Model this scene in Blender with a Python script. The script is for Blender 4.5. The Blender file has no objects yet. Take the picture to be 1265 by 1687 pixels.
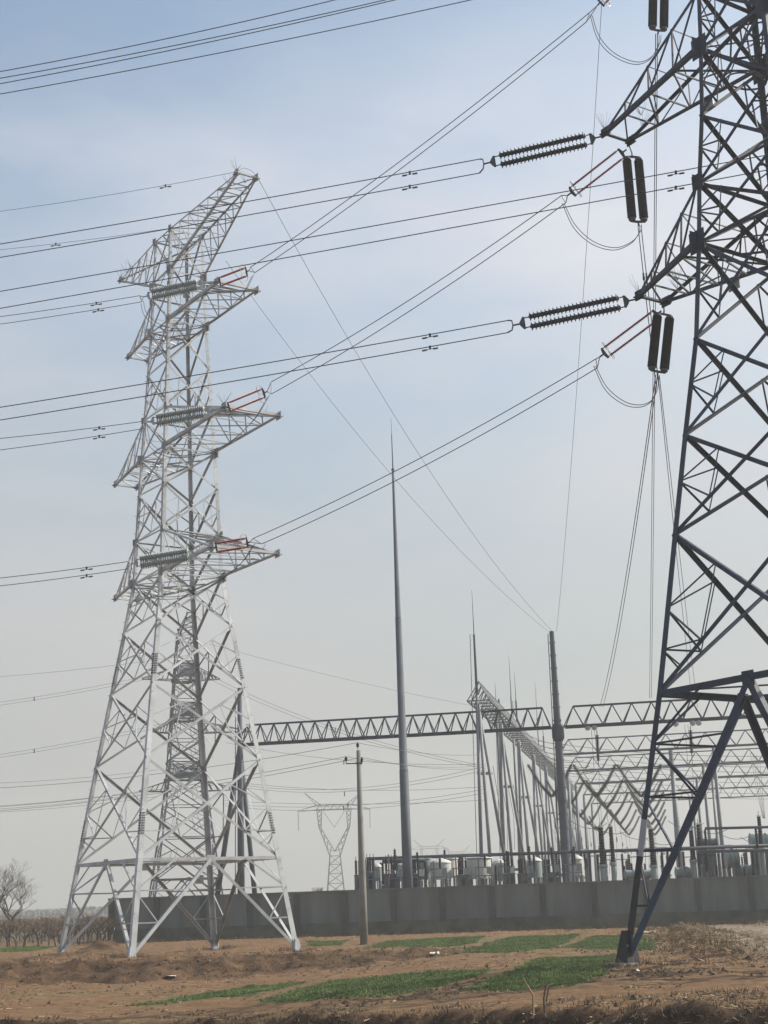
import bpy, math, random
import numpy as np
from mathutils import Vector, Matrix
random.seed(7)
C = bpy.context.scene.collection
R = math.radians
V = Vector

# ------------------------------------------------------------------ camera
EYE = V((0, 0, 2.0)); FPX = 2403.3; PITCH = .2595; ROLL = .0343; PW, PH = 1265, 1687
_f = V((0, math.cos(PITCH), math.sin(PITCH)))
_r0 = V((1, 0, 0)); _u0 = V((0, -math.sin(PITCH), math.cos(PITCH)))
_r = math.cos(ROLL) * _r0 - math.sin(ROLL) * _u0
_u = math.sin(ROLL) * _r0 + math.cos(ROLL) * _u0
cam_d = bpy.data.cameras.new('camera'); cam = bpy.data.objects.new('camera', cam_d); C.objects.link(cam)
M = Matrix((( _r.x, _u.x, -_f.x, EYE.x), (_r.y, _u.y, -_f.y, EYE.y), (_r.z, _u.z, -_f.z, EYE.z), (0, 0, 0, 1)))
cam.matrix_world = M
cam_d.sensor_fit = 'VERTICAL'; cam_d.sensor_height = 24; cam_d.lens = 24 * FPX / PH
cam_d.clip_start = .1; cam_d.clip_end = 12000
bpy.context.scene.camera = cam

# ------------------------------------------------------------------ world, sun, exposure
SUN_AZ = 74; SUN_EL = 36
w = bpy.data.worlds.new('World'); bpy.context.scene.world = w; w.use_nodes = True
nt = w.node_tree; nt.nodes.clear(); N = nt.nodes.new; Lk = nt.links.new
sky = N('ShaderNodeTexSky'); sky.sky_type = 'NISHITA'; sky.sun_disc = False
sky.sun_elevation = R(SUN_EL); sky.sun_rotation = R(SUN_AZ)
sky.air_density = 1.0; sky.dust_density = 3.2; sky.ozone_density = 1.0
bg = N('ShaderNodeBackground'); bg.inputs[1].default_value = .15
geo = N('ShaderNodeTexCoord')
mp = N('ShaderNodeMapping'); mp.inputs['Scale'].default_value = (1.6, 1.6, 4.5); mp.inputs['Location'].default_value = (.35, .2, .1)
nz = N('ShaderNodeTexNoise'); nz.inputs['Scale'].default_value = 1.7; nz.inputs['Detail'].default_value = 7; nz.inputs['Roughness'].default_value = .5; nz.inputs['Distortion'].default_value = .15
rp = N('ShaderNodeValToRGB'); rp.color_ramp.elements[0].position = .34; rp.color_ramp.elements[1].position = .66
rp.color_ramp.elements[0].color = (.2, .2, .2, 1); rp.color_ramp.elements[1].color = (.8, .8, .8, 1)
mx = N('ShaderNodeMix'); mx.data_type = 'RGBA'
CLOUD = mx.inputs['B']
CLOUD.default_value = (4.7, 4.6, 4.75, 1)
Lk(geo.outputs['Generated'], mp.inputs[0]); Lk(mp.outputs[0], nz.inputs[0]); Lk(nz.outputs[0], rp.inputs[0])
sz = N('ShaderNodeSeparateXYZ'); Lk(geo.outputs['Generated'], sz.inputs[0])
m1 = N('ShaderNodeMapRange'); m1.interpolation_type = 'SMOOTHSTEP'; Lk(sz.outputs[2], m1.inputs[0])
for i_, v_ in ((1, .60), (2, .46), (3, 0.), (4, 1.)): m1.inputs[i_].default_value = v_
ml = N('ShaderNodeMath'); ml.operation = 'MULTIPLY'; Lk(rp.outputs[0], ml.inputs[0]); Lk(m1.outputs[0], ml.inputs[1])
Lk(ml.outputs[0], mx.inputs['Factor']); tn = N('ShaderNodeMix'); tn.data_type = 'RGBA'; tn.blend_type = 'MULTIPLY'; tn.inputs['Factor'].default_value = 1; tn.inputs['B'].default_value = (.98, 1.07, 1.02, 1)
Lk(sky.outputs[0], tn.inputs['A']); Lk(tn.outputs['Result'], mx.inputs['A'])
m2 = N('ShaderNodeMapRange'); m2.interpolation_type = 'SMOOTHSTEP'; Lk(sz.outputs[2], m2.inputs[0])
for i_, v_ in ((1, -.06), (2, .52), (3, .95), (4, 0.)): m2.inputs[i_].default_value = v_
mh = N('ShaderNodeMix'); mh.data_type = 'RGBA'; mh.inputs['B'].default_value = (2.15, 2.15, 2.02, 1)
Lk(m2.outputs[0], mh.inputs['Factor']); Lk(mx.outputs['Result'], mh.inputs['A']); Lk(mh.outputs['Result'], bg.inputs[0])
ow = N('ShaderNodeOutputWorld'); Lk(bg.outputs[0], ow.inputs[0])
sd = bpy.data.lights.new('sun', 'SUN'); sd.energy = 5.0; sd.angle = R(.6); sd.color = (1, .92, .79)
sun = bpy.data.objects.new('sun', sd); C.objects.link(sun)
sdir = V((math.sin(R(SUN_AZ)) * math.cos(R(SUN_EL)), math.cos(R(SUN_AZ)) * math.cos(R(SUN_EL)), math.sin(R(SUN_EL))))
sun.rotation_euler = sdir.to_track_quat('Z', 'Y').to_euler(); sun.location = (0, 0, 60)
vs = bpy.context.scene.view_settings; vs.view_transform = 'Standard'; vs.look = 'None'; vs.gamma = 1; vs.exposure = 0.3
bpy.context.scene.cycles.volume_bounces = 0
bpy.context.scene.cycles.max_bounces = 4
bpy.context.scene.cycles.use_denoising = True

# ------------------------------------------------------------------ helpers
def at(px, py, Y):
    """point of the place seen at photo position px,py, standing Y metres down the view"""
    d = _f + (px - PW / 2) / FPX * _r - (py - PH / 2) / FPX * _u
    return EYE + d * (Y / d.y)

def project(p):
    q = V(p) - EYE; d = q.dot(_f)
    return PW / 2 + FPX * q.dot(_r) / d, PH / 2 - FPX * q.dot(_u) / d

def mat(name, col, rough=.6, metal=0., var=.15, scale=3., bump=0., col2=None, bscale=None, stretch=None):
    m = bpy.data.materials.new(name); m.use_nodes = True
    t = m.node_tree; b = t.nodes['Principled BSDF']
    b.inputs['Roughness'].default_value = rough; b.inputs['Metallic'].default_value = metal
    tc = t.nodes.new('ShaderNodeTexCoord'); n = t.nodes.new('ShaderNodeTexNoise')
    n.inputs['Scale'].default_value = scale; n.inputs['Detail'].default_value = 6
    src = tc.outputs['Object']
    if stretch:
        mpn = t.nodes.new('ShaderNodeMapping'); mpn.inputs['Scale'].default_value = stretch
        t.links.new(src, mpn.inputs[0]); src = mpn.outputs[0]
    t.links.new(src, n.inputs[0])
    r = t.nodes.new('ShaderNodeValToRGB')
    c2 = col2 or tuple(c * (1 + var) for c in col)
    r.color_ramp.elements[0].color = (*[c * (1 - var) for c in col], 1); r.color_ramp.elements[0].position = .3
    r.color_ramp.elements[1].color = (*c2, 1); r.color_ramp.elements[1].position = .7
    t.links.new(n.outputs[0], r.inputs[0]); t.links.new(r.outputs[0], b.inputs['Base Color'])
    if bump:
        n2 = t.nodes.new('ShaderNodeTexNoise'); n2.inputs['Scale'].default_value = bscale or scale * 4; n2.inputs['Detail'].default_value = 6
        t.links.new(src, n2.inputs[0])
        bp = t.nodes.new('ShaderNodeBump'); bp.inputs['Strength'].default_value = bump; bp.inputs['Distance'].default_value = .05
        t.links.new(n2.outputs[0], bp.inputs['Height']); t.links.new(bp.outputs[0], b.inputs['Normal'])
    return m

GALV = mat('galvanised_steel', (.41, .43, .455), .5, .1, .25, 1.3)
DARKG = mat('shade_dark_steel', (.030, .040, .066), .6, 0, .3, .9)  # dark navy base carries the right tower's backlit shade in its colour
FARG = mat('grey_steel', (.10, .115, .135), .6, .1, .2, .6)
PIPE = mat('painted_pipe_steel', (.085, .10, .12), .65, 0, .2, .8)
PIPEL = mat('pale_pipe_steel', (.17, .185, .20), .65, 0, .18, .8)
CONC = mat('concrete', (.20, .197, .185), .85, 0, .14, 2.0, .3)
WALLM = mat('rendered_wall', (.155, .17, .158), .9, 0, .22, 1.3, .3, bscale=9, stretch=(1, 1, .13))
PILM = mat('pilaster_render_shaded', (.09, .10, .092), .9, 0, .2, .9, .25, bscale=9)  # wall render painted darker, the pilasters' shade put into the colour
PLINTH = mat('wall_plinth_render', (.12, .115, .09), .9, 0, .38, 1.1, .3, bscale=9)
BLACKP = mat('black_paint', (.03, .03, .035), .6, 0, .2, 2)
BAND = mat('white_band_paint', (.34, .34, .37), .6, 0, .1, 3)
DISC = mat('dark_porcelain', (.035, .035, .05), .35, 0, .2, 5)
BROWN = mat('brown_porcelain', (.022, .019, .03), .5, 0, .2, 5)
GLASS = mat('pale_glass_insulator', (.36, .40, .39), .3, 0, .1, 5)
RED = mat('red_silicone', (.30, .04, .04), .5, 0, .15, 5)
WIRE = mat('aluminium_conductor', (.07, .075, .09), .6, .2, .1, 2)
WIREF = mat('old_aluminium_conductor', (.11, .115, .125), .7, .1, .1, 2)
TANKW = mat('cream_tank_paint', (.52, .52, .49), .5, 0, .07, 1.2)
TANKG = mat('grey_green_tank_paint', (.23, .28, .28), .5, 0, .09, 1.2)
EQUIP = mat('equipment_grey_paint', (.11, .13, .14), .5, .1, .15, 1.5)
RUST = mat('faded_red_cap', (.33, .19, .17), .7, 0, .15, 3)
BARK = mat('bare_bark', (.10, .08, .065), .9, 0, .25, 3)
SCRUB = mat('bare_orchard_bark', (.17, .135, .105), .9, 0, .3, 2)
FARWOOD = mat('far_bare_wood', (.085, .08, .065), .95, 0, .12, .05)
STRAW = mat('dry_straw', (.30, .225, .14), .9, 0, .4, 2.5)
DEAD = mat('dead_grass', (.15, .11, .07), .9, 0, .35, 1.5)
CLOD = mat('soil_clod', (.11, .072, .048), .95, 0, .3, 3, .4)
WHEATM = mat('wheat_leaf', (.115, .16, .05), .8, 0, .35, .9)
PLASTIC = mat('white_plastic', (.5, .5, .48), .5, 0, .1, 3)
SIGN = mat('bare_sign_back', (.32, .34, .36), .5, .4, .1, 3)

def island_vary(m, lo, hi):
    t = m.node_tree; b = t.nodes['Principled BSDF']; src = b.inputs['Base Color'].links[0].from_socket
    g = t.nodes.new('ShaderNodeNewGeometry'); mr = t.nodes.new('ShaderNodeMapRange'); mr.inputs[3].default_value = lo; mr.inputs[4].default_value = hi
    t.links.new(g.outputs['Random Per Island'], mr.inputs[0]); hs = t.nodes.new('ShaderNodeHueSaturation')
    t.links.new(mr.outputs[0], hs.inputs['Value']); t.links.new(src, hs.inputs['Color']); t.links.new(hs.outputs[0], b.inputs['Base Color'])
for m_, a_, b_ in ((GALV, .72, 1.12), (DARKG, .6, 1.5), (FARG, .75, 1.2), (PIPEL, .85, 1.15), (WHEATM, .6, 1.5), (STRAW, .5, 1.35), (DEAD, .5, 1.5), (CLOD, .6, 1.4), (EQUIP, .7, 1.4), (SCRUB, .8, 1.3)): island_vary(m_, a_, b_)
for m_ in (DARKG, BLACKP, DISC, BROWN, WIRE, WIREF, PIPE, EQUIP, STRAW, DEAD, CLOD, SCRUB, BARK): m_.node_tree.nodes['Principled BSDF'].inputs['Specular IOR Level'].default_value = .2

class MB:
    def __init__(s): s.v = []; s.f = []
    def _add(s, vs, fs):
        n = len(s.v); s.v += [tuple(p) for p in vs]; s.f += [tuple(i + n for i in f) for f in fs]
    def prism(s, p, q, prof0, prof1=None):
        prof1 = prof1 or prof0; n = len(prof0)
        vs = [p + o for o in prof0] + [q + o for o in prof1]
        fs = [(i, (i + 1) % n, n + (i + 1) % n, n + i) for i in range(n)] + [tuple(range(n))[::-1], tuple(range(n, 2 * n))]
        s._add(vs, fs)
    def angle(s, p, q, a, b, wd, wd2=None, t=None):
        """L-section steel, flanges along a and b"""
        p = V(p); q = V(q); d = (q - p).normalized()
        a = V(a); a = (a - d * a.dot(d)).normalized()
        b = V(b); b = (b - d * b.dot(d)); b = (b - a * b.dot(a)).normalized()
        def pr(w_):
            tt = t or max(.012, w_ * .1)
            return [a * 0, a * w_, a * w_ + b * tt, a * tt + b * tt, a * tt + b * w_, b * w_]
        s.prism(p, q, pr(wd), pr(wd2 or wd))
    def tube(s, p, q, r, r2=None, n=6, cap=True):
        p = V(p); q = V(q); d = q - p
        if d.length < 1e-6: return
        d.normalize(); x = d.orthogonal().normalized(); y = d.cross(x)
        r2 = r if r2 is None else r2
        c = [(math.cos(2 * math.pi * i / n), math.sin(2 * math.pi * i / n)) for i in range(n)]
        s.prism(p, q, [x * (r * a) + y * (r * b) for a, b in c], [x * (r2 * a) + y * (r2 * b) for a, b in c])
    def path(s, pts, r, n=5, r_end=None):
        pts = [V(p) for p in pts]; m = len(pts); vs = []; x = None
        for i, p in enumerate(pts):
            d = (pts[min(i + 1, m - 1)] - pts[max(i - 1, 0)]).normalized()
            x = d.orthogonal().normalized() if x is None else (x - d * x.dot(d)).normalized()
            y = d.cross(x); rr = r if r_end is None else r + (r_end - r) * i / (m - 1)
            vs += [p + x * (rr * math.cos(2 * math.pi * k / n)) + y * (rr * math.sin(2 * math.pi * k / n)) for k in range(n)]
        fs = [(i * n + k, i * n + (k + 1) % n, (i + 1) * n + (k + 1) % n, (i + 1) * n + k) for i in range(m - 1) for k in range(n)]
        fs += [tuple(range(n))[::-1], tuple(range((m - 1) * n, m * n))]
        s._add(vs, fs)
    def lathe(s, p, q, prof, n=12):
        """prof: (fraction along p..q, radius)"""
        p = V(p); q = V(q); d = (q - p); u = d.normalized(); x = u.orthogonal().normalized(); y = u.cross(x)
        vs = []
        for t, r in prof:
            vs += [p + d * t + x * (r * math.cos(2 * math.pi * k / n)) + y * (r * math.sin(2 * math.pi * k / n)) for k in range(n)]
        m = len(prof)
        fs = [(i * n + k, i * n + (k + 1) % n, (i + 1) * n + (k + 1) % n, (i + 1) * n + k) for i in range(m - 1) for k in range(n)]
        fs += [tuple(range(n))[::-1], tuple(range((m - 1) * n, m * n))]
        s._add(vs, fs)
    def ring(s, c, nrm, R_, r, n=16, k=5, arc=1.):
        nrm = V(nrm).normalized(); x = nrm.orthogonal().normalized(); y = nrm.cross(x)
        s.path([V(c) + x * (R_ * math.cos(2 * math.pi * arc * i / n)) + y * (R_ * math.sin(2 * math.pi * arc * i / n)) for i in range(n + 1)], r, k)
    def box(s, c, dx, dy, dz, ax=None):
        c = V(c); X, Y, Z = ax or (V((1, 0, 0)), V((0, 1, 0)), V((0, 0, 1)))
        X = X * dx / 2; Y = Y * dy / 2; Z = Z * dz / 2
        s._add([c + i * X + j * Y + k * Z for k in (-1, 1) for j in (-1, 1) for i in (-1, 1)],
               [(0, 2, 3, 1), (4, 5, 7, 6), (0, 1, 5, 4), (2, 6, 7, 3), (0, 4, 6, 2), (1, 3, 7, 5)])
    def build(s, name, m, parent=None, smooth=False, loc=None):
        me = bpy.data.meshes.new(name)
        vs = s.v
        if loc is not None: vs = [(a - loc[0], b - loc[1], c - loc[2]) for a, b, c in vs]
        me.from_pydata(vs, [], s.f)
        me.materials.append(m)
        if smooth: me.polygons.foreach_set('use_smooth', [True] * len(me.polygons))
        me.update()
        o = bpy.data.objects.new(name, me); C.objects.link(o)
        if parent is not None: o.parent = parent
        if loc is not None: o.location = loc
        return o

def tag(o, label=None, cat=None, group=None, kind=None):
    for k, x in (('label', label), ('category', cat), ('group', group), ('kind', kind or ('thing' if cat else None))):
        if x: o[k] = x
    return o
def empty(name, loc, rz, label, cat, group=None):
    o = bpy.data.objects.new(name, None); C.objects.link(o); o.location = loc; o.rotation_euler = (0, 0, rz)
    o.empty_display_size = .3
    return tag(o, label, cat, group)
def copy_tree(o, parent=None):
    c = o.copy(); C.objects.link(c)
    if parent is not None: c.parent = parent
    for ch in [x for x in bpy.data.objects if x.parent == o]:
        copy_tree(ch, c)
    return c
def lerp(a, b, t): return V(a) + (V(b) - V(a)) * t

# ------------------------------------------------------------------ terrain
def ss(a, b, x):
    t = np.clip((x - a) / (b - a), 0, 1); return t * t * (3 - 2 * t)
_rng = np.random.RandomState(3); _G = _rng.rand(256, 256)
def vnoise(x, y):
    xi = np.floor(x).astype(int); yi = np.floor(y).astype(int); fx = x - xi; fy = y - yi
    fx = fx * fx * (3 - 2 * fx); fy = fy * fy * (3 - 2 * fy)
    g = lambda a, b: _G[a % 256, b % 256]
    return (g(xi, yi) * (1 - fx) + g(xi + 1, yi) * fx) * (1 - fy) + (g(xi, yi + 1) * (1 - fx) + g(xi + 1, yi + 1) * fx) * fy
def fbm(x, y, o=4):
    s = 0; a = .5
    for i in range(o): s = s + a * (vnoise(x * 2 ** i + 17.3 * i, y * 2 ** i + 5.1 * i) - .5); a *= .5
    return s
def crest(x): return np.interp(x, [-30, -9, -2, 1.5, 4, 6.5], [41.5, 37.5, 33.2, 30.2, 27.6, 26.2])
def height(x, y):
    x = np.asarray(x, float); y = np.asarray(y, float)
    low = -.62 * (1 - ss(-7, 5, x))
    yb = 58.6 + 1.1 * fbm(x * .22, x * 0 + 3.3) * 2 + .3 * np.sin(x * .9)
    up = ss(yb - 2.6, yb - .2, y)
    z = low * (1 - up)
    z = z + up * .16 * np.exp(-((y - yb - .6) / 1.2) ** 2) * (1 - ss(-2, 6, x))
    # ditch towards the camera
    yc = crest(x) + 1.0 * fbm(x * .5, y * .1)
    dk = (1 - ss(yc - 1.5, yc, y)) * (1 - ss(5.2, 8.2, x))
    z = z - .75 * dk
    z = z + dk * .35 * ss(6, 12, yc - y)
    near = (1 - ss(110, 160, np.abs(y)))
    z = z + near * (.13 * fbm(x * .55, y * .55) + .13 * fbm(x * 2.1, y * 2.1, 4))
    z = z + near * .8 * (np.exp(-(((y - yb + 1.4) / 1.3) ** 2)) * (1 - ss(-1, 5, x))) * fbm(x * 1.3, y * 1.3)
    z = z + near * .40 * (np.exp(-(((y - yc + .6) / .8) ** 2)) * (1 - ss(5.2, 8.2, x))) * 1.7 * fbm(x * 1.9, y * 1.9)
    # mound of earth behind the left leg, heaps of stalks beside the track
    z = z + .6 * np.exp(-(((x + 13.9) / 1.0) ** 2 + ((y - 72) / 1.2) ** 2)) * (1 + 1.5 * fbm(x * 2.2, y * 2.2))
    z = z + .35 * np.exp(-(((x + 13.6) / 1.6) ** 2 + ((y - 60.6) / 1.0) ** 2))
    for cx, cy, sx, sy, hh in HEAPS:
        z = z + hh * np.exp(-(((x - cx) / sx) ** 2 + ((y - cy) / sy) ** 2)) * (1 + 1.2 * fbm(x * 2.5, y * 2.5))
    # wheel ruts
    rt = ss(9, 10, x) * (1 - ss(19, 22, x)) * (1 - ss(80, 84, y))
    z = z - rt * .05 * (np.cos((x - 11.8 - .08 * (y - 30)) * 2.6) > .55)
    far = ss(700, 1800, np.hypot(x, y))
    z = z + far * (6 * ss(700, 2200, y)) * (.8 + .5 * np.abs(fbm(x * .0012, y * .0012)))
    return z
HEAPS = [(13.0, 68, 1.1, 6.5, .38), (11.0, 57, 1.0, 5.0, .28), (21.6, 79, 2.2, 2.4, .42), (9.6, 48, .9, 3.0, .2)]
def hz(x, y): return float(height(x, y))
def ground_at(px, py):
    """where the sight line through a photo position meets the ground"""
    d = _f + (px - PW / 2) / FPX * _r - (py - PH / 2) / FPX * _u
    t = -2.0 / d.z
    for _ in range(30):
        p = EYE + d * t; t += .6 * ((hz(p.x, p.y) - 2.0) / d.z - t)
    return EYE + d * t

WHEAT_PX = [[(425, 1651), (490, 1629), (549, 1616), (695, 1602), (806, 1597), (780, 1611), (725, 1626), (665, 1638), (610, 1644), (520, 1649)],
            [(765, 1630), (812, 1610), (850, 1596), (883, 1580), (1014, 1572), (1012, 1588), (998, 1603), (945, 1624), (850, 1632)],
            [(212, 1657), (300, 1643), (400, 1626), (507, 1617), (420, 1640), (350, 1646)],
            [(762, 1567), (805, 1554), (845, 1543), (955, 1539), (935, 1552), (905, 1563), (850, 1568)],
            [(925, 1562), (960, 1551), (975, 1543), (1035, 1539), (1082, 1546), (1076, 1566), (1014, 1565)],
            [(604, 1561), (640, 1551), (800, 1543), (780, 1555), (740, 1561), (680, 1564)],
            [(-60, 1572), (-60, 1566), (60, 1559), (90, 1560), (50, 1568)],
            [(505, 1552), (575, 1549), (560, 1558), (510, 1560)]]
WHEAT = [[(lambda q: (q.x, q.y))(ground_at(*p)) for p in poly] for poly in WHEAT_PX]
def inside(poly, X, Y):
    r = np.zeros(X.shape, bool); n = len(poly)
    for i in range(n):
        x1, y1 = poly[i]; x2, y2 = poly[(i + 1) % n]
        c = ((y1 > Y) != (y2 > Y)) & (X < (x2 - x1) * (Y - y1) / ((y2 - y1) or 1e-9) + x1)
        r ^= c
    return r

def build_ground():
    def axis(a, b, step, far, g=1.16):
        mid = list(np.arange(a, b + 1e-6, step)); s = step; lo = [a]; hi = [mid[-1]]
        while lo[-1] > -far: s *= g; lo.append(lo[-1] - s)
        s = step
        while hi[-1] < far: s *= g; hi.append(hi[-1] + s)
        return np.array(lo[:0:-1] + mid + hi[1:])
    xs = axis(-22, 26, .22, 5000); ys = axis(22, 96, .24, 5000)
    X, Y = np.meshgrid(xs, ys); Z = height(X, Y)
    nx, ny = len(xs), len(ys)
    vs = np.stack([X, Y, Z], -1).reshape(-1, 3)
    i = (np.arange(ny - 1)[:, None] * nx + np.arange(nx - 1)[None]).ravel()
    fs = np.stack([i, i + 1, i + nx + 1, i + nx], -1)
    me = bpy.data.meshes.new('ground')
    me.vertices.add(len(vs)); me.vertices.foreach_set('co', vs.astype(np.float32).ravel())
    me.loops.add(fs.size); me.loops.foreach_set('vertex_index', fs.ravel().astype(np.int32))
    me.polygons.add(len(fs)); me.polygons.foreach_set('loop_start', (np.arange(len(fs)) * 4).astype(np.int32))
    me.update(); me.validate()
    me.polygons.foreach_set('use_smooth', [True] * len(me.polygons))
    JX = X + .35 * fbm(X * 1.1, Y * 1.1); JY = Y + .7 * fbm(X * .9 + 9, Y * .9)
    wheat = np.zeros(X.shape)
    for p in WHEAT: wheat = np.maximum(wheat, inside(p, JX, JY))
    for _ in range(2):
        wheat[1:-1, 1:-1] = (wheat[1:-1, 1:-1] * 2 + wheat[:-2, 1:-1] + wheat[2:, 1:-1] + wheat[1:-1, :-2] + wheat[1:-1, 2:]) / 6
    wheat = np.clip(wheat * (1.3 + 1.6 * fbm(X * 1.7, Y * 1.7)), 0, 1)
    road = ss(8.8, 11, X + 1.2 * fbm(X * .5, Y * .3) - .09 * (Y - 35)) * (1 - ss(82, 88, Y))
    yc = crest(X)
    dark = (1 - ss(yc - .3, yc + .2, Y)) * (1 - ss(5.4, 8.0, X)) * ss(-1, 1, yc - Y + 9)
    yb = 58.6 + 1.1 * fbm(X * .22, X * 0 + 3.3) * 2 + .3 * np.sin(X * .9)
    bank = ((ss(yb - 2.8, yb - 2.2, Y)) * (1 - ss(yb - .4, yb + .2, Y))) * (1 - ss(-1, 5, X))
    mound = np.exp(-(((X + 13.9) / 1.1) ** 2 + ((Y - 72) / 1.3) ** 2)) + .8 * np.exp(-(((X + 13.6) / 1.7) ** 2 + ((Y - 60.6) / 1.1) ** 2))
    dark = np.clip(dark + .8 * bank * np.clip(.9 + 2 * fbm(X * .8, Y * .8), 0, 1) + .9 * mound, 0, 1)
    farm = ss(95, 120, Y)
    att = me.color_attributes.new('zone', 'FLOAT_COLOR', 'POINT')
    col = np.stack([wheat, road, dark, farm], -1).reshape(-1, 4).astype(np.float32)
    att.data.foreach_set('color', col.ravel())
    m = bpy.data.materials.new('field_soil'); m.use_nodes = True; t = m.node_tree; b = t.nodes['Principled BSDF']
    b.inputs['Roughness'].default_value = .95; b.inputs['Specular IOR Level'].default_value = .15
    nn = t.nodes.new; lk = t.links.new
    tc = nn('ShaderNodeTexCoord'); at_ = nn('ShaderNodeAttribute'); at_.attribute_name = 'zone'
    sp = nn('ShaderNodeSeparateColor'); lk(at_.outputs['Color'], sp.inputs[0])
    def noise(sc, det=6, rough=.6, st=None):
        n = nn('ShaderNodeTexNoise'); n.inputs['Scale'].default_value = sc; n.inputs['Detail'].default_value = det; n.inputs['Roughness'].default_value = rough
        if st:
            mm = nn('ShaderNodeMapping'); mm.inputs['Scale'].default_value = st; lk(tc.outputs['Object'], mm.inputs[0]); lk(mm.outputs[0], n.inputs[0])
        else: lk(tc.outputs['Object'], n.inputs[0])
        return n
    def ramp(src, a, ca, b_, cb):
        r = nn('ShaderNodeValToRGB'); r.color_ramp.elements[0].position = a; r.color_ramp.elements[0].color = (*ca, 1)
        r.color_ramp.elements[1].position = b_; r.color_ramp.elements[1].color = (*cb, 1); lk(src, r.inputs[0]); return r.outputs[0]
    def mixc(fac, a, b_):
        x = nn('ShaderNodeMix'); x.data_type = 'RGBA'
        (lk(fac, x.inputs['Factor']) if not isinstance(fac, float) else setattr(x.inputs['Factor'], 'default_value', fac))
        for s_, v_ in (('A', a), ('B', b_)):
            if isinstance(v_, tuple): x.inputs[s_].default_value = (*v_, 1)
            else: lk(v_, x.inputs[s_])
        return x.outputs['Result']
    n1 = noise(.35, 5); n2 = noise(2.6, 8, .7); n3 = noise(11, 8, .75, (.35, 1, 1)); n4 = noise(.11, 3)
    soil = mixc(ramp(n2.outputs[0], .35, (0, 0, 0), .68, (1, 1, 1)), (.125, .071, .038), (.235, .143, .079))
    soil = mixc(ramp(n3.outputs[0], .54, (0, 0, 0), .66, (.8, .8, .8)), soil, (.34, .24, .145))
    soil = mixc(ramp(n1.outputs[0], .42, (0, 0, 0), .66, (.55, .55, .55)), soil, (.16, .094, .05))
    grn = ramp(n2.outputs[0], .3, (.055, .085, .026), .72, (.095, .125, .042))
    soil = mixc(ramp(n4.outputs[0], .52, (0, 0, 0), .70, (.6, .6, .6)), soil, (.14, .12, .058))
    rd = ramp(n1.outputs[0], .4, (.155, .115, .08), .68, (.26, .21, .155))
    rd = mixc(ramp(n2.outputs[0], .45, (0, 0, 0), .75, (.6, .6, .6)), rd, (.37, .33, .27))
    c = mixc(sp.outputs[1], soil, rd)
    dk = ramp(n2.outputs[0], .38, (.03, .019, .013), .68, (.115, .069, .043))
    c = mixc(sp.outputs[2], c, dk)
    c = mixc(sp.outputs[0], c, grn)
    ff = ramp(n2.outputs[0], .3, (.075, .065, .042), .7, (.12, .095, .062))
    c = mixc(at_.outputs['Alpha'], c, ff)
    lk(c, b.inputs['Base Color'])
    bp = nn('ShaderNodeBump'); bp.inputs['Strength'].default_value = .9; bp.inputs['Distance'].default_value = .07
    wv = nn('ShaderNodeTexWave'); wv.bands_direction = 'Y'; wv.inputs['Scale'].default_value = .42; wv.inputs['Distortion'].default_value = 3.5; wv.inputs['Detail'].default_value = 3
    mw = nn('ShaderNodeMapping'); mw.inputs['Rotation'].default_value = (0, 0, .28); lk(tc.outputs['Object'], mw.inputs[0]); lk(mw.outputs[0], wv.inputs[0])
    a0 = nn('ShaderNodeMath'); a0.operation = 'MULTIPLY_ADD'; lk(wv.outputs['Fac'], a0.inputs[0]); a0.inputs[1].default_value = .8; lk(n2.outputs[0], a0.inputs[2])
    ad = nn('ShaderNodeMath'); ad.operation = 'ADD'; lk(a0.outputs[0], ad.inputs[0]); lk(n3.outputs[0], ad.inputs[1])
    lk(ad.outputs[0], bp.inputs['Height']); lk(bp.outputs[0], b.inputs['Normal'])
    me.materials.append(m)
    o = bpy.data.objects.new('ground', me); C.objects.link(o); o['kind'] = 'structure'
build_ground()

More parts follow.
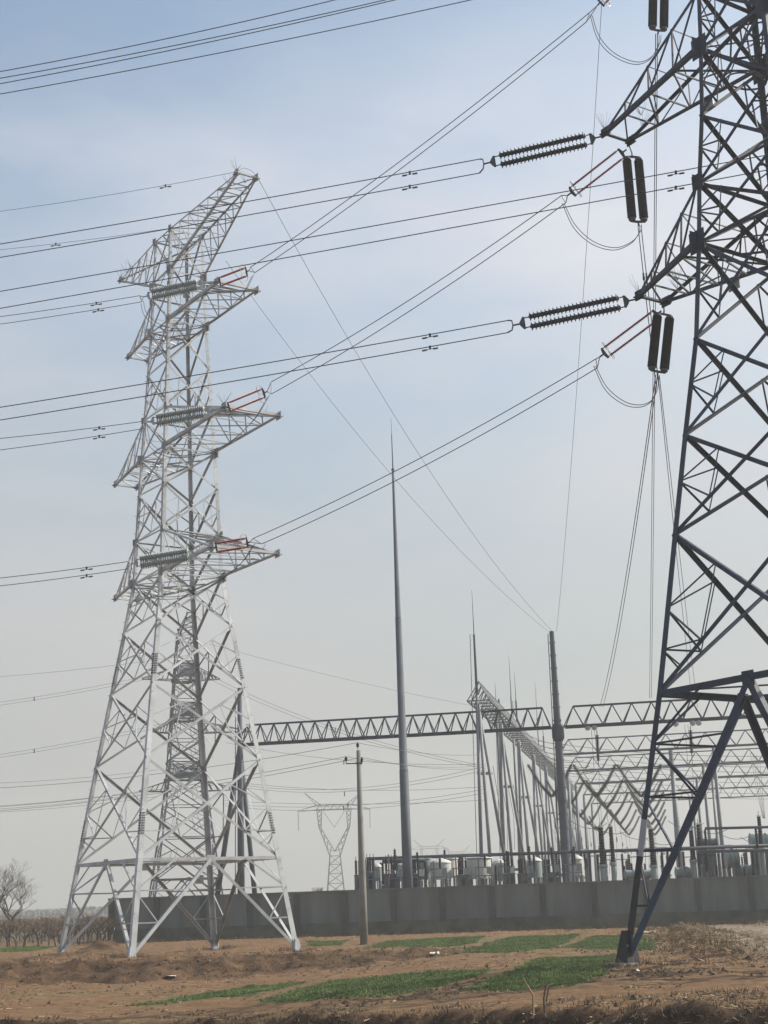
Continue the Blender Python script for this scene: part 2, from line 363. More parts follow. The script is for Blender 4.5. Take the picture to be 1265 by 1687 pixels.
# ------------------------------------------------------------------ lattice towers
class Tower:
    """square lattice tower; local x along v, local -y towards the near arms"""
    def __init__(s, loc, rot, levels, label, material, legw, scale=1., group='lattice transmission towers', footing=True):
        s.root = empty('transmission_tower', loc, rot, label, 'transmission tower', group)
        s.L = levels; s.m = material; s.sc = scale; s.lw = legw
    def h(s, z): return float(np.interp(z, [a for a, b in s.L], [b for a, b in s.L]))
    def c(s, sx, sy, z): h = s.h(z); return V((sx * h, sy * h, z))
    def wz(s, z):
        a, b = s.lw; zt = s.L[-1][0]; return a + (b - a) * min(1, z / zt)
    def legs(s, bolts=True, splices=()):
        s.legobj = {}
        for sx, sy in ((-1, -1), (1, -1), (-1, 1), (1, 1)):
            m = MB(); zs = [z for z, _ in s.L]
            for i in range(len(zs) - 1):
                m.angle(s.c(sx, sy, zs[i]), s.c(sx, sy, zs[i + 1]), (-sx, 0, 0), (0, -sy, 0), s.wz(zs[i]), s.wz(zs[i + 1]))
            o = m.build('leg', s.m, s.root); s.legobj[(sx, sy)] = o
            if bolts:
                b = MB(); z = zs[0] + 1.8; k = 0
                while z < zs[-1] - .3:
                    p = s.c(sx, sy, z)
                    d = V((sx, 0, 0)) if k % 2 else V((0, sy, 0))
                    b.tube(p - V((sx * .05, sy * .05, 0)), p + d * .17 - V((sx * .05, sy * .05, 0)), .011, n=4); z += .42; k += 1
                s._merge(o, b)
            if splices:
                b = MB()
                for zz in splices:
                    wl = s.wz(zz)
                    for q in range(9):
                        z = zz + q * .105
                        p = s.c(sx, sy, z)
                        for off in (.3, .7):
                            b.box(p + V((-sx * wl * off, sy * .014, 0)), .04, .03, .04); b.box(p + V((sx * .014, -sy * wl * off, 0)), .03, .04, .04)
                s._merge(o, b, BLACKP)
    def _merge(s, o, b, m2=None):
        me = o.data; vs = [tuple(v.co) for v in me.vertices]; fs = [tuple(f.vertices) for f in me.polygons]; mi = [f.material_index for f in me.polygons]; n = len(vs)
        mats = list(me.materials); k = 0
        if m2: mats.append(m2); k = len(mats) - 1
        new = bpy.data.meshes.new(me.name); new.from_pydata(vs + list(b.v), [], fs + [tuple(i + n for i in f) for f in b.f])
        for x in mats: new.materials.append(x)
        new.polygons.foreach_set('material_index', mi + [k] * len(b.f)); new.update(); o.data = new
    def brace(s, m, p, q, nrm, wd):
        """angle member in a face with outward normal nrm"""
        nrm = V(nrm); d = (V(q) - V(p)).normalized(); a = d.cross(nrm).normalized()
        if a.z > 0: a = -a
        off = -nrm * .01
        m.angle(V(p) + off, V(q) + off, a, -nrm, wd)
    def face_pts(s, k, z):
        F = {0: ((-1, -1), (1, -1), (0, -1, 0)), 1: ((1, -1), (1, 1), (1, 0, 0)), 2: ((1, 1), (-1, 1), (0, 1, 0)), 3: ((-1, 1), (-1, -1), (-1, 0, 0))}[k]
        return s.c(*F[0], z), s.c(*F[1], z), F[2]
    def body(s, panels, kpanel=None, ksub=4, wd=(.13, .085), thin=.06, diaph=(), name='bracing', horiz=()):
        zt = s.L[-1][0]
        for k in range(4):
            m = MB()
            for (z0, z1, red) in panels:
                W = wd[0] + (wd[1] - wd[0]) * min(1, z0 / zt)
                a0, b0, n = s.face_pts(k, z0); a1, b1, _ = s.face_pts(k, z1); n = V(n)
                s.brace(m, a0, b1, n, W); s.brace(m, b0 - n * W * .5, a1 - n * W * .5, n, W)
                if red:
                    for (p0, p1, q0, q1) in ((a0, a1, b0, b1), (b0, b1, a0, a1)):
                        mid = lerp(p0, p1, .52); r1 = lerp(p0, q1, .27); r2 = lerp(p1, q0, .27)
                        s.brace(m, mid, r1, n, thin); s.brace(m, mid, r2, n, thin); s.brace(m, r1, r2, n, thin * .8)
                        if red > 1:
                            m2 = lerp(p0, p1, .26); s.brace(m, m2, lerp(p0, q1, .27), n, thin); s.brace(m, m2, lerp(p0, q1, .14), n, thin * .8)
            for z in horiz:
                a, b, n = s.face_pts(k, z); s.brace(m, a, b, n, wd[1])
            if kpanel:
                z0, z1 = kpanel; W = wd[0] * (1.15 if s.sc == 1 else 1.42)
                a0, b0, n = s.face_pts(k, z0 + .15); a1, b1, _ = s.face_pts(k, z1); n = V(n); mid = (a1 + b1) / 2
                s.brace(m, a1, b1, n, W)
                m.box(mid - n * .02 + V((0, 0, -.13)), *(.42 if abs(n.y) else .03, .42 if abs(n.x) else .03, .42))
                for p0, p1 in ((a0, a1), (b0, b1)):
                    s.brace(m, p0, mid, n, W)
                    fr = [(j + 1) / (ksub + 1) for j in range(ksub)]
                    prev = None
                    for j, t in enumerate(fr):
                        lp = lerp(p0, p1, t); bp = lerp(p0, mid, t)
                        s.brace(m, lp, bp, n, thin * 1.15)
                        if j: s.brace(m, lp, prevb, n, thin)
                        prev, prevb = lp, bp
                    s.brace(m, prev, lerp(p1, mid, .52), n, thin * 1.5)
            m.build(name, s.m, s.root)
        if diaph:
            for z in diaph:
                m = MB(); c = [s.c(sx, sy, z) for sx, sy in ((-1, -1), (1, -1), (1, 1), (-1, 1))]
                mm = [(c[i] + c[(i + 1) % 4]) / 2 for i in range(4)]
                for i in range(4):
                    m.angle(mm[i], mm[(i + 1) % 4], (0, 0, -1), V((0, 0, 1)).cross(mm[(i + 1) % 4] - mm[i]), thin * 1.2)
                m.angle(c[0], c[2], (0, 0, -1), (1, -1, 0), thin); m.angle(c[1], c[3], (0, 0, -1), (1, 1, 0), thin)
                m.build('diaphragm', s.m, s.root)
    def arm(s, side, z, zu, U, tips, zt, wd=.12, thin=.055, n=4, spikes=True, plate=False, lowz=None, top=False):
        """side -1 near, +1 far; tips: list of local x of tip points; z bottom chord joint, zu upper chord joint"""
        m = MB(); Z = V((0, 0, 1)); sd = side
        tl, tr = V((tips[0], sd * U, zt)), V((tips[-1], sd * U, zt))
        bl, br = s.c(-1, sd, z), s.c(1, sd, z); ul, ur = s.c(-1, sd, zu), s.c(1, sd, zu)
        for p, q, sx in ((bl, tl, -1), (br, tr, 1)):
            m.angle(p, q, (-sx, 0, 0), (0, 0, 1 if zu > z else -1), wd * 1.25, wd)
        for p, q, sx in ((ul, tl, -1), (ur, tr, 1)):
            m.angle(p, q + Z * (.05 if zu > z else -.05), (-sx, 0, 0), (0, 0, -1), wd * .85, wd * .7)
        if tips[0] != tips[-1]:
            m.angle(tl, tr, (0, -sd, 0), (0, 0, 1), wd)
        fr = [i / n for i in range(n + 1)]
        for i in range(n):
            t0, t1 = fr[i], fr[i + 1]
            A, B = lerp(bl, tl, t0), lerp(bl, tl, t1); Cc, D = lerp(br, tr, t0), lerp(br, tr, t1)
            E_, Fp = lerp(ul, tl, t0), lerp(ul, tl, t1); G_, H_ = lerp(ur, tr, t0), lerp(ur, tr, t1)
            # bottom plane
            m.angle(A, D, (0, sd, 0), Z, thin * 1.15)
            if i == 0: m.angle(Cc, B, (0, sd, 0), Z, thin * 1.15)
            if i < n - 1:
                m.angle(B, D, (0, sd, 0), Z, thin); m.angle(Fp, H_, (0, sd, 0), -Z, thin)
                m.angle(B, Fp, (0, sd, 0), (1, 0, 0), thin); m.angle(D, H_, (0, sd, 0), (-1, 0, 0), thin)
                m.angle(E_, H_, (0, sd, 0), -Z, thin * .9)
            m.angle(E_, B, (0, sd, 0), (1, 0, 0), thin) if i < n - 1 else None
            m.angle(G_, D, (0, sd, 0), (-1, 0, 0), thin) if i < n - 1 else None
        o = m.build('crossarm', s.m, s.root)
        g = MB()
        for p in (tl, tr) if tips[0] != tips[-1] else (tl,):
            g.box(p + V((0, -sd * .12, .06)), .035, .42, .34); g.box(p + V((0, -sd * .1, 0)), .26, .34, .03)
        for sx in (-1, 1):
            for zz in (z, zu):
                p = s.c(sx, sd, zz); k = (.62 if zz == z else .45) * (.66 if s.sc == 1 else 1)
                g.box(p + V((sx * .012, -sd * .02, 0)), .022, k * s.sc, k * 1.15 * s.sc)
                g.box(p + V((-sx * .05, sd * .012, 0)), k * s.sc, .022, k * s.sc)
        s._merge(o, g)
        if spikes:
            for bx, by in ((tips[0], U - .1), (tips[-1] * .7, U - .9), (tips[0] * .3, U - 1.5)):
                b = MB(); base = V((bx, sd * by, zt + .12))
                for q in range(9):
                    a = random.uniform(0, 6.28); b.tube(base, base + V((math.cos(a) * .32, math.sin(a) * .32, .5 + random.uniform(-.1, .1))), .0055, .003, n=3)
                b.build('bird_spikes', WIRE, o)
        if plate:
            b = MB(); b.box(lerp(br, tr, .38) + V((0, 0, -.1)), .03, .5, .42)
            tag(b.build('sign_plate', SIGN, o), 'square grey plate hung on the arm')
        return o
    def footings(s, r=.45, hgt=.28, sh=.4, sb=.16, m_=None):
        for sx, sy in ((-1, -1), (1, -1), (-1, 1), (1, 1)):
            p = s.c(sx, sy, 0); m = MB()
            m.lathe(p + V((0, 0, -.5)), p + V((0, 0, hgt - .2)), [(0, r * 1.1), (.9, r * 1.05), (1, r * .97)], 10)
            m.build('footing', CONC, s.root)
            b = MB()
            b.prism(p + V((-sx * .1, -sy * .1, .02)), p + V((0, 0, sh)), [V((x * sb, y * sb, 0)) for x, y in ((-1, -1), (1, -1), (1, 1), (-1, 1))], [V((x * .09 - sx * .1, y * .09 - sy * .1, 0)) for x, y in ((-1, -1), (1, -1), (1, 1), (-1, 1))])
            b.box(p + V((-sx * .1, -sy * .1, .03)), sb * 2.6, sb * 2.6, .04)
            b.build('base_shoe', m_ or s.m, s.root)

# --- the pale tower on the left
TL = Tower((-9.688, 66.218, 0), .5918,
           [(0, 3.91), (3.99, 3.36), (8.26, 2.78), (11.52, 2.30), (14.35, 1.89), (16.62, 1.57), (18.63, 1.50), (20.9, 1.41), (22.65, 1.33), (24.63, 1.24), (26.9, 1.13), (29.1, 1.03), (30.9, .98), (31.7, .95), (33.91, .89)],
           'pale galvanised lattice transmission tower with three levels of crossarms on the left, in sunlight', GALV, (.235, .125))
TL.legs(splices=(5.0, 11.9))
TL.body([(3.99, 8.26, 2), (8.26, 11.52, 1), (11.52, 14.35, 1), (14.35, 16.62, 1), (16.62, 18.63, 0), (18.63, 20.9, 1), (20.9, 22.65, 0), (22.65, 24.63, 0),
         (24.63, 26.9, 1), (26.9, 29.1, 0), (29.1, 30.9, 0), (31.7, 33.91, 0)], kpanel=(0, 3.99), ksub=2, wd=(.118, .068), thin=.048,
        diaph=(3.99, 16.62, 22.65, 29.1, 33.91), horiz=(16.62, 18.63, 22.65, 24.63, 29.1, 30.9, 31.7, 33.91))
TL.footings(.3, .12, .5, .17)
TL.arm(-1, 31.7, 33.91, 7.16, (-.5, .5), 34.08, wd=.09, thin=.04, n=7)
TL.arm(1, 31.5, 33.91, 7.24, (0, 0), 34.45, wd=.08, thin=.04, n=5)
TL.arm(-1, 29.1, 30.9, 6.15, (-1.03, 1.03), 29.02, wd=.12, thin=.045, n=4, spikes=False)
TL.arm(-1, 22.65, 24.63, 7.44, (-1.35, 1.35), 22.65, wd=.125, thin=.045, n=4)
TL.arm(-1, 16.62, 18.63, 6.72, (-1.6, 1.6), 16.6, wd=.125, thin=.045, n=4)
TL.arm(1, 29.1, 30.7, 4.8, (-.55, .55), 29.15, wd=.095, thin=.042, n=4, spikes=False)
TL.arm(1, 22.65, 24.6, 6.1, (-.6, .6), 22.7, wd=.095, thin=.042, n=4, spikes=False)
TL.arm(1, 16.62, 18.6, 5.9, (-.6, .6), 16.79, wd=.095, thin=.042, n=4, spikes=False)
def tlw(x, y, z):
    c, s_ = math.cos(.5918), math.sin(.5918); return V((-9.688 + c * x - s_ * y, 66.218 + s_ * x + c * y, z))

# --- the dark tower on the right, partly out of the picture
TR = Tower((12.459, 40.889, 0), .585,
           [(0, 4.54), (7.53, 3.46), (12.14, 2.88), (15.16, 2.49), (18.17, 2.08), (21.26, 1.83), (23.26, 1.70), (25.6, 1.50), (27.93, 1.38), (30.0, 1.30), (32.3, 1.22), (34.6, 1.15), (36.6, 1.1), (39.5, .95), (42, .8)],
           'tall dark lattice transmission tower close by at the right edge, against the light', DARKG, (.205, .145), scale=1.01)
TR.legs(bolts=False)
TR.body([(7.53, 12.14, 2), (12.14, 15.16, 1), (15.16, 18.17, 1), (18.17, 21.26, 1), (21.26, 23.26, 1), (23.26, 25.6, 1), (25.6, 27.93, 1), (27.93, 30.0, 1),
         (30, 32.3, 1), (32.3, 34.6, 0), (34.6, 36.6, 0), (36.6, 39.5, 0), (39.5, 42, 0)], kpanel=(0, 7.53), ksub=4, wd=(.135, .10), thin=.05,
        diaph=(7.53, 21.26, 27.93, 34.6), horiz=(21.26, 23.26, 27.93, 30, 34.6, 36.6))
TR.footings(.5, .3, .95, .27, BLACKP)
TR.arm(1, 21.26, 23.26, 5.86, (-.6, .6), 21.19, wd=.13, thin=.048, n=4, plate=True)
TR.arm(1, 27.93, 30.0, 6.87, (-.6, .6), 27.74, wd=.13, thin=.048, n=4, plate=True)
TR.arm(1, 34.6, 36.6, 6.0, (-.6, .6), 34.5, wd=.13, thin=.048, n=4)
TR.arm(-1, 21.26, 23.26, 5.4, (-1, 1), 21.26, wd=.13, thin=.048, n=4)
TR.arm(-1, 27.93, 30.0, 6.0, (-1, 1), 27.93, wd=.13, thin=.048, n=4)
TR.arm(-1, 34.6, 36.6, 5.4, (-1, 1), 34.6, wd=.13, thin=.048, n=4)
mbd = MB(); _l = TR.legobj[(-1, 1)]
for z0, z1, mm, nm in ((2.95, 3.95, BAND, 'white_band'), (.9, 2.95, BLACKP, 'black_paint_band')):
    b_ = MB(); p0, p1 = TR.c(-1, 1, z0), TR.c(-1, 1, z1); o_ = V((-.004, .004, 0))
    b_.angle(p0 + o_, p1 + o_, (1, 0, 0), (0, -1, 0), .232); b_.build(nm, mm, _l)
# --- boots of black paint on the lower legs
def trw(x, y, z):
    c, s_ = math.cos(.585), math.sin(.585); return V((12.459 + c * x - s_ * y, 40.889 + s_ * x + c * y, z))
# white marker plates low on the pale tower
b_ = MB(); b_.box(TL.c(1, 1, 3.2) + V((-.7, -.02, 0)), .55, .02, .4); tag(b_.build('number_plate', BAND, TL.root), 'small white plate')

# --- the third tower seen through the left one
p3 = at(305, 1480, 168)
T3 = Tower((p3.x, p3.y, 0), .25, [(0, 4.2), (5, 3.5), (9.5, 2.9), (13, 2.45), (16, 2.1), (18.2, 1.95), (20.4, 1.85), (22.8, 1.7), (25, 1.55), (27.2, 1.4), (29.4, 1.25), (33, 1.0)],
           'grey lattice transmission tower standing farther back, seen through the pale tower', FARG, (.19, .12))
T3.legs(bolts=False)
T3.body([(5, 9.5, 2), (9.5, 13, 1), (13, 16, 1), (16, 18.2, 1), (18.2, 20.4, 1), (20.4, 22.8, 1), (22.8, 25, 1), (25, 27.2, 1), (27.2, 29.4, 1), (29.4, 33, 1)], kpanel=(0, 5), ksub=3, wd=(.12, .085), thin=.055,
        diaph=(5, 16, 22.8, 29.4), horiz=(5, 9.5, 13, 16, 18.2, 20.4, 22.8, 25, 27.2, 29.4))
for sd, U in ((-1, 6.5), (1, 4.5)):
    for z in (16, 22.8, 29.4 - 2):
        T3.arm(sd, z, z + 1.9, U, (-.8, .8), z + .1, wd=.15, thin=.08, n=4, spikes=False)
T3.arm(-1, 31.5, 33, 5, (-.4, .4), 34.2, wd=.12, thin=.07, n=4, spikes=False)
m = MB()   # side arms carrying the outer phases
for z, xl, xr in ((27.3, -5.0, 4.0), (21.2, -3.6, 7.6), (14.6, -5.2, 6.0)):
    for yy in (-.7, .7):
        for x0, x1 in ((-1.6, xl), (1.6, xr)):
            m.tube((x0, yy, z), (x1, 0, z + .1), .07, n=4); m.tube((x0, yy, z + 1.3), (x1, 0, z + .15), .06, n=4)
            for k in range(1, 6):
                t = k / 6; q0 = lerp((x0, yy, z), (x1, 0, z + .1), t); q1 = lerp((x0, yy, z + 1.3), (x1, 0, z + .15), t - .12); m.tube(q0, q1, .045, n=3); m.tube((q0.x, -q0.y, q0.z), q1, .035, n=3)
m.build('side_arms', FARG, T3.root)

# ------------------------------------------------------------------ insulator strings
def disc_profile(n, R_, r0=.045, first=.04, last=.96):
    pr = [(0, .02), (first * .8, .02)]
    st = (last - first) / n
    for i in range(n):
        a = first + i * st; pr += [(a, r0), (a + st * .28, r0 * 1.2), (a + st * .45, R_), (a + st * .62, R_ * .95), (a + st * .66, r0)]
    return pr + [(last, .02), (1, .02)]
def insulator(p, q, kind, label, sep=.4, up=None, group=None, rings=False, n=None, radius=None):
    p = V(p); q = V(q); d = (q - p).normalized(); Ln = (q - p).length
    up = (d.cross(_f) if up == 'view' else V(up)) if up else V((0, 0, 1)); sx = (up - d * up.dot(d)).normalized()
    root = empty('insulator_string', p, 0, label, 'insulator string', group)
    Q = q - p
    if kind == 'red': n = n or 26; R_ = radius or .055; mt = RED; r0 = .03
    elif kind == 'post': n = n or 30; R_ = radius or .16; mt = BROWN; r0 = .125
    else: n = n or 20; R_ = radius or .15; r0 = .075; mt = {'glass': GLASS, 'dark': DISC, 'brown': BROWN}[kind]
    e0, e1 = (.1, .9) if kind != 'post' else (.07, .93)
    a0, a1 = Q * e0, Q * e1
    for sgn in ((-1, 1) if sep else (0,)):
        o = sx * (sgn * sep / 2); m = MB(); m.lathe(a0 + o, a1 + o, disc_profile(n, R_, r0), 12)
        m.build('insulator_discs' if kind != 'post' else 'insulator_sheds', mt, root, smooth=False)
        if kind == 'post':
            c_ = MB(); c_.lathe(a0 + o - d * .03, a0 + o + d * .07, [(0, .06), (.4, .12), (1, .13)], 12); c_.lathe(a1 + o - d * .07, a1 + o + d * .03, [(0, .13), (.6, .12), (1, .06)], 12)
            c_.build('end_caps', PIPE, root)
    nn_ = d.cross(sx).normalized()
    for e, ee in ((a0, V((0, 0, 0))), (a1, Q)):
        y = MB(); dirn = (ee - e).normalized()
        if sep:
            A, B, Cc = e + sx * sep * .62, e - sx * sep * .62, e + (ee - e) * .45
            prf = [A, A + dirn * .07, Cc + sx * .05, Cc - sx * .05, B + dirn * .07, B]
            m0 = [x - nn_ * .012 for x in prf]; m1 = [x + nn_ * .012 for x in prf]
            y.prism(V((0, 0, 0)), V((0, 0, 0)), m0, m1)
            y.tube(Cc, ee, .03, n=6)
        else: y.tube(e, ee, .03, n=6)
        y.build('yoke_plate', WIRE if kind != 'glass' else GALV, root)
    if rings:
        for sgn in ((-1, 1) if sep else (0,)):
            r = MB(); o = sx * (sgn * sep / 2); r.ring(a1 + o - d * .12, d, .19, .015); r.tube(a1 + o - d * .12 - nn_ * .19, a1 + o, .01, n=4); r.tube(a1 + o - d * .12 + nn_ * .19, a1 + o, .01, n=4)
            r.build('corona_ring', GALV, root)
    return root

def sagged(p, q, sag, n=24):
    return [lerp(p, q, i / n) - V((0, 0, 4 * sag * (i / n) * (1 - i / n))) for i in range(n + 1)]
def wire(p, q, sag, label, r=.02, group=None, dampers=(), n=24, m_=None, cat='power line', name='power_line', pts=None, spacers=()):
    p = V(p); pts = pts or sagged(p, q, sag, n)
    pts = [x - p for x in pts]
    m = MB(); m.path(pts, r, 5); o = m.build(name, m_ or WIRE, None, smooth=True)
    o.location = p; tag(o, label, cat, group)
    for t in dampers:
        k = t * (len(pts) - 1); i = min(int(k), len(pts) - 2); c = lerp(pts[i], pts[i + 1], k - i); d = (pts[i + 1] - pts[i]).normalized()
        dz = V((0, 0, -1)); dm = MB()
        dm.box(c + dz * .03, .07, .07, .12); dm.tube(c + dz * .09 - d * .26, c + dz * .09 + d * .26, .012, n=4)
        dm.tube(c + dz * .1 - d * .28, c + dz * .1 - d * .11, .032, n=8); dm.tube(c + dz * .1 + d * .11, c + dz * .1 + d * .28, .032, n=8)
        dm.build('vibration_damper', WIRE, o)
    for t in spacers:
        k = t * (len(pts) - 1); i = min(int(k), len(pts) - 2); c = lerp(pts[i], pts[i + 1], k - i)
        dm = MB(); dm.box(c - V((0, 0, .22)), .1, .1, .5); dm.build('spacer', WIRE, o)
    return o
def through(a, b, t0, t1, sag, n=40):
    a = V(a); b = V(b)
    return [a + (b - a) * t - V((0, 0, 4 * sag * t * (1 - t))) for t in [t0 + (t1 - t0) * i / n for i in range(n + 1)]]
def smooth_pts(ctrl, n=8):
    """Catmull-Rom through control points"""
    c = [2 * ctrl[0] - ctrl[1]] + list(ctrl) + [2 * ctrl[-1] - ctrl[-2]]; out = []
    for i in range(1, len(c) - 2):
        p0, p1, p2, p3 = c[i - 1:i + 3]
        for k in range(n):
            t = k / n; out.append(.5 * ((2 * p1) + (p2 - p0) * t + (2 * p0 - 5 * p1 + 4 * p2 - p3) * t * t + (3 * p1 - p0 - 3 * p2 + p3) * t ** 3))
    return out + [ctrl[-1]]

# right tower: A = left tip, B = right tip of each arm
A2, B2 = trw(-.6, 6.87, 27.7), trw(.6, 6.87, 27.7)
A3, B3 = trw(-.6, 5.86, 21.15), trw(.6, 5.86, 21.15)
A1, B1 = trw(-.6, 6.0, 34.5), trw(.6, 6.0, 34.5)
# dark cap-and-pin strings to the left
E2 = at(797, 270, A2.y + .9); E3 = at(845, 536, A3.y + .9)
insulator(A2 - V((.05, 0, .02)), E2, 'dark', 'dark double disc string pulling left from the upper visible arm of the dark tower', .36, group='dark tension insulator strings', n=23, radius=.15)
insulator(A3 - V((.05, 0, .02)), E3, 'dark', 'dark double disc string pulling left from the lower visible arm of the dark tower', .36, group='dark tension insulator strings', n=23, radius=.15)
for (E_, ya, yb_, sg, nm) in ((E2, (262, 285), (402, 424), 0, 'upper'), (E3, (528, 548), (671, 692), 0, 'lower')):
    px = 790 if nm == 'upper' else 836
    for k, w_ in enumerate(('top', 'bottom')):
        s0 = at(px, ya[k], E_.y); s1 = at(0, yb_[k], 51); pts = through(s0, s1, 0, 1.5, .05)
        wire(s0, None, 0, f'{w_} wire of the twin line running left from the {nm} dark disc string', .0185, 'conductors running left from the dark tower', dampers=(.092 if nm == 'upper' else .095,), pts=pts)
    fr = MB(); a_, b__ = at(px, ya[0], E_.y), at(px, ya[1], E_.y)
    fr.path([a_, lerp(a_, E_, .8) + V((0, 0, .14)), E_, lerp(b__, E_, .8) - V((0, 0, .12)), b__], .028, 5)
    o = fr.build('line_yoke', WIRE, None, loc=E_); tag(o, f'dark claw shaped yoke joining the {nm} dark disc string to its twin wires', 'line fitting')
# the circuit passing behind the dark tower's leg
for k, (ya, yb_) in enumerate(((277, 480), (301, 508))):
    s0 = at(1145, (277, 302)[k], 44.2); s1 = at(0, yb_, 52); pts = through(s0, s1, -.22, 1.5, .03)
    wire(pts[0], None, 0, ('upper', 'lower') [k] + ' wire of the twin passing behind the dark tower leg', .0185, 'conductors running left from the dark tower', dampers=(.142, ), pts=pts)
for k, (y0, y1, x1) in enumerate(((118, 0, 551), (129, 0, 634), (138, 0, 650), (155, 0, 775))):
    s0 = at(0, y0, 50); s1 = at(x1, y1, 48.5); d = (s1 - s0)
    pts = through(s0, s1, -.5, 2.1, .12)
    wire(pts[0], None, 0, ('highest', 'second', 'third', 'lowest')[k] + ' of the four wires crossing the top left corner of the sky', .0185, 'conductors crossing the upper left sky', pts=pts)

# red composite strings from B tips towards the pale tower
L2 = at(935, 322, B2.y + 1.3); L3 = at(988, 588, B3.y + 1.3); L1 = at(985, 8, B1.y + 1.3)
for (P_, Q_, nm) in ((B1, L1, 'highest'), (B2, L2, 'upper'), (B3, L3, 'lower')):
    st = P_ + (Q_ - P_) * .04 + V((0, 0, -.12))
    insulator(st, Q_, 'red', f'thin red double string on the {nm} left arm of the dark tower', .34, up='view', group='red composite strings on the dark tower', rings=True)
# pale tower: near arm tips
N1, N2, N3 = tlw(-1.0, -6.1, 29.0), tlw(-1.3, -7.4, 22.6), tlw(-1.55, -6.7, 16.55)
K1 = at(410, 446, N1.y - 1.4); K2 = at(440, 645, N2.y - 1.5); K3 = at(412, 893, N3.y - 1.5)
for P_, K_, nm in ((N1, K1, 'top'), (N2, K2, 'middle'), (N3, K3, 'bottom')):
    insulator(P_, K_, 'red', f'red composite double string on the {nm} near arm of the pale tower', .36, up='view', group='red composite strings on the pale tower', rings=True)
for (a, b_, px1, px2, nm) in ((K1, L1, ((413, 440), (420, 449)), ((972, 20), (966, 36)), 'top'), (K2, L2, ((447, 629), (447, 649)), ((925, 322), (932, 334)), 'middle'), (K3, L3, ((417, 887), (431, 896)), ((982, 591), (984, 606)), 'bottom')):
    for k in range(2):
        wire(at(*px2[k], b_.y + .3), at(*px1[k], a.y - .3), .28, f"{('upper', 'lower')[k]} wire of the {nm} twin span between the dark tower and the pale tower", .017, 'spans between the two front towers')
    ym = MB(); q0, q1 = at(*px2[0], b_.y + .3), at(*px2[1], b_.y + .3); ym.tube(q0, q1, .022); ym.tube(q0, b_, .02); ym.tube(q1, b_, .02)
    tag(ym.build('line_yoke', GALV, None, loc=b_), f'silvery yoke at the dark tower end of the {nm} twin span', 'line fitting')
    ym = MB(); q0, q1 = at(*px1[0], a.y - .3), at(*px1[1], a.y - .3); ym.tube(q0, q1, .022); ym.tube(q0, a, .02); ym.tube(q1, a, .02)
    tag(ym.build('line_yoke', GALV, None, loc=a), f'silvery yoke at the pale tower end of the {nm} twin span', 'line fitting')
# pale glass strings to the left
for P_, (ex, ey), wires, nm in ((N1, (236, 489), ((230, 487, 518), (234, 497, 530)), 'top'), (N2, (243, 695), ((236, 694, 718), (236, 706, 737)), 'middle'), (N3, (216, 929), ((211, 925, 949), (211, 937, 962)), 'bottom')):
    E_ = at(ex, ey, P_.y + .3)
    st = {'top': at(340, 466, P_.y), 'middle': at(352, 676, P_.y), 'bottom': at(326, 911, P_.y)}[nm]
    insulator(st, E_, 'glass', f'pale glass double disc string on the {nm} near arm of the pale tower', .3, group='pale glass tension strings', n=22, radius=.17)
    lk_ = MB(); lk_.tube(P_, st, .03); tag(lk_.build('link_rod', GALV, None, loc=P_), f'short steel link at the {nm} pale glass string', 'line fitting')
    for k, (wx, wy, wy0) in enumerate(wires):
        s0 = at(wx, wy, E_.y); s1 = at(-200, wy0 + (wy0 - wy) * .85, E_.y + 3)
        wire(s0, s1, .12, f"{('upper', 'lower')[k]} wire of the twin line running left from the {nm} pale glass string", .016, 'conductors running left from the pale tower', dampers=(.16,), m_=WIREF)
    ym = MB(); q0, q1 = at(wires[0][0], wires[0][1], E_.y), at(wires[1][0], wires[1][1], E_.y); ym.tube(q0, q1, .022); ym.tube(q0, E_, .02); ym.tube(q1, E_, .02)
    tag(ym.build('line_yoke', GALV, None, loc=E_), f'yoke at the left end of the {nm} pale glass string', 'line fitting')
# jumpers on the pale tower
for ctrl, Yd, nm in ((((232, 500), (238, 520), (262, 540), (300, 545), (350, 530), (395, 490), (415, 455)), (64, 64, 63, 62, 60.5, 59.5, 59.6), 'top'),
                     (((238, 706), (246, 735), (275, 752), (320, 752), (370, 735), (415, 695), (440, 655)), (63, 63, 62, 61, 60, 59, 58.5), 'middle'),
                     (((212, 938), (222, 968), (250, 985), (300, 985), (350, 965), (395, 930), (417, 898)), (62, 62, 61.5, 61, 60, 59.4, 59.2), 'bottom')):
    for k, w_ in enumerate(('outer', 'inner')):
        pts = smooth_pts([at(x + 4 * k, y - 4 * k, Y) for (x, y), Y in zip(ctrl, Yd)])
        wire(pts[0], None, 0, f'{w_} jumper loop under the {nm} near arm of the pale tower', .014, 'jumper loops of the pale tower', pts=pts, cat='jumper wire', name='jumper_wire', m_=WIREF)
# vertical porcelain pairs under the B tips
VERT = [(at(1086, -52, 46.8), at(1084, 56, 46.5), 'highest'), (at(1041, 252, B2.y), at(1052, 372, B2.y - .3), 'upper'), (at(1094, 512, B3.y), at(1083, 618, B3.y - .3), 'lower')]
for P_, Q_, nm in VERT:
    insulator(P_, Q_, 'post', f'pair of brown porcelain columns hanging below the {nm} left arm of the dark tower', .42, up=(1, .1, 0), group='hanging porcelain column pairs', n=30, radius=.165)
for P_, Q_, nm in ((B2, VERT[1][0], 'upper'), (B3, VERT[2][0], 'lower')):
    lk_ = MB(); lk_.tube(P_, Q_, .025); tag(lk_.build('link_rod', WIRE, None, loc=P_), f'short dark link above the {nm} hanging porcelain pair', 'line fitting')
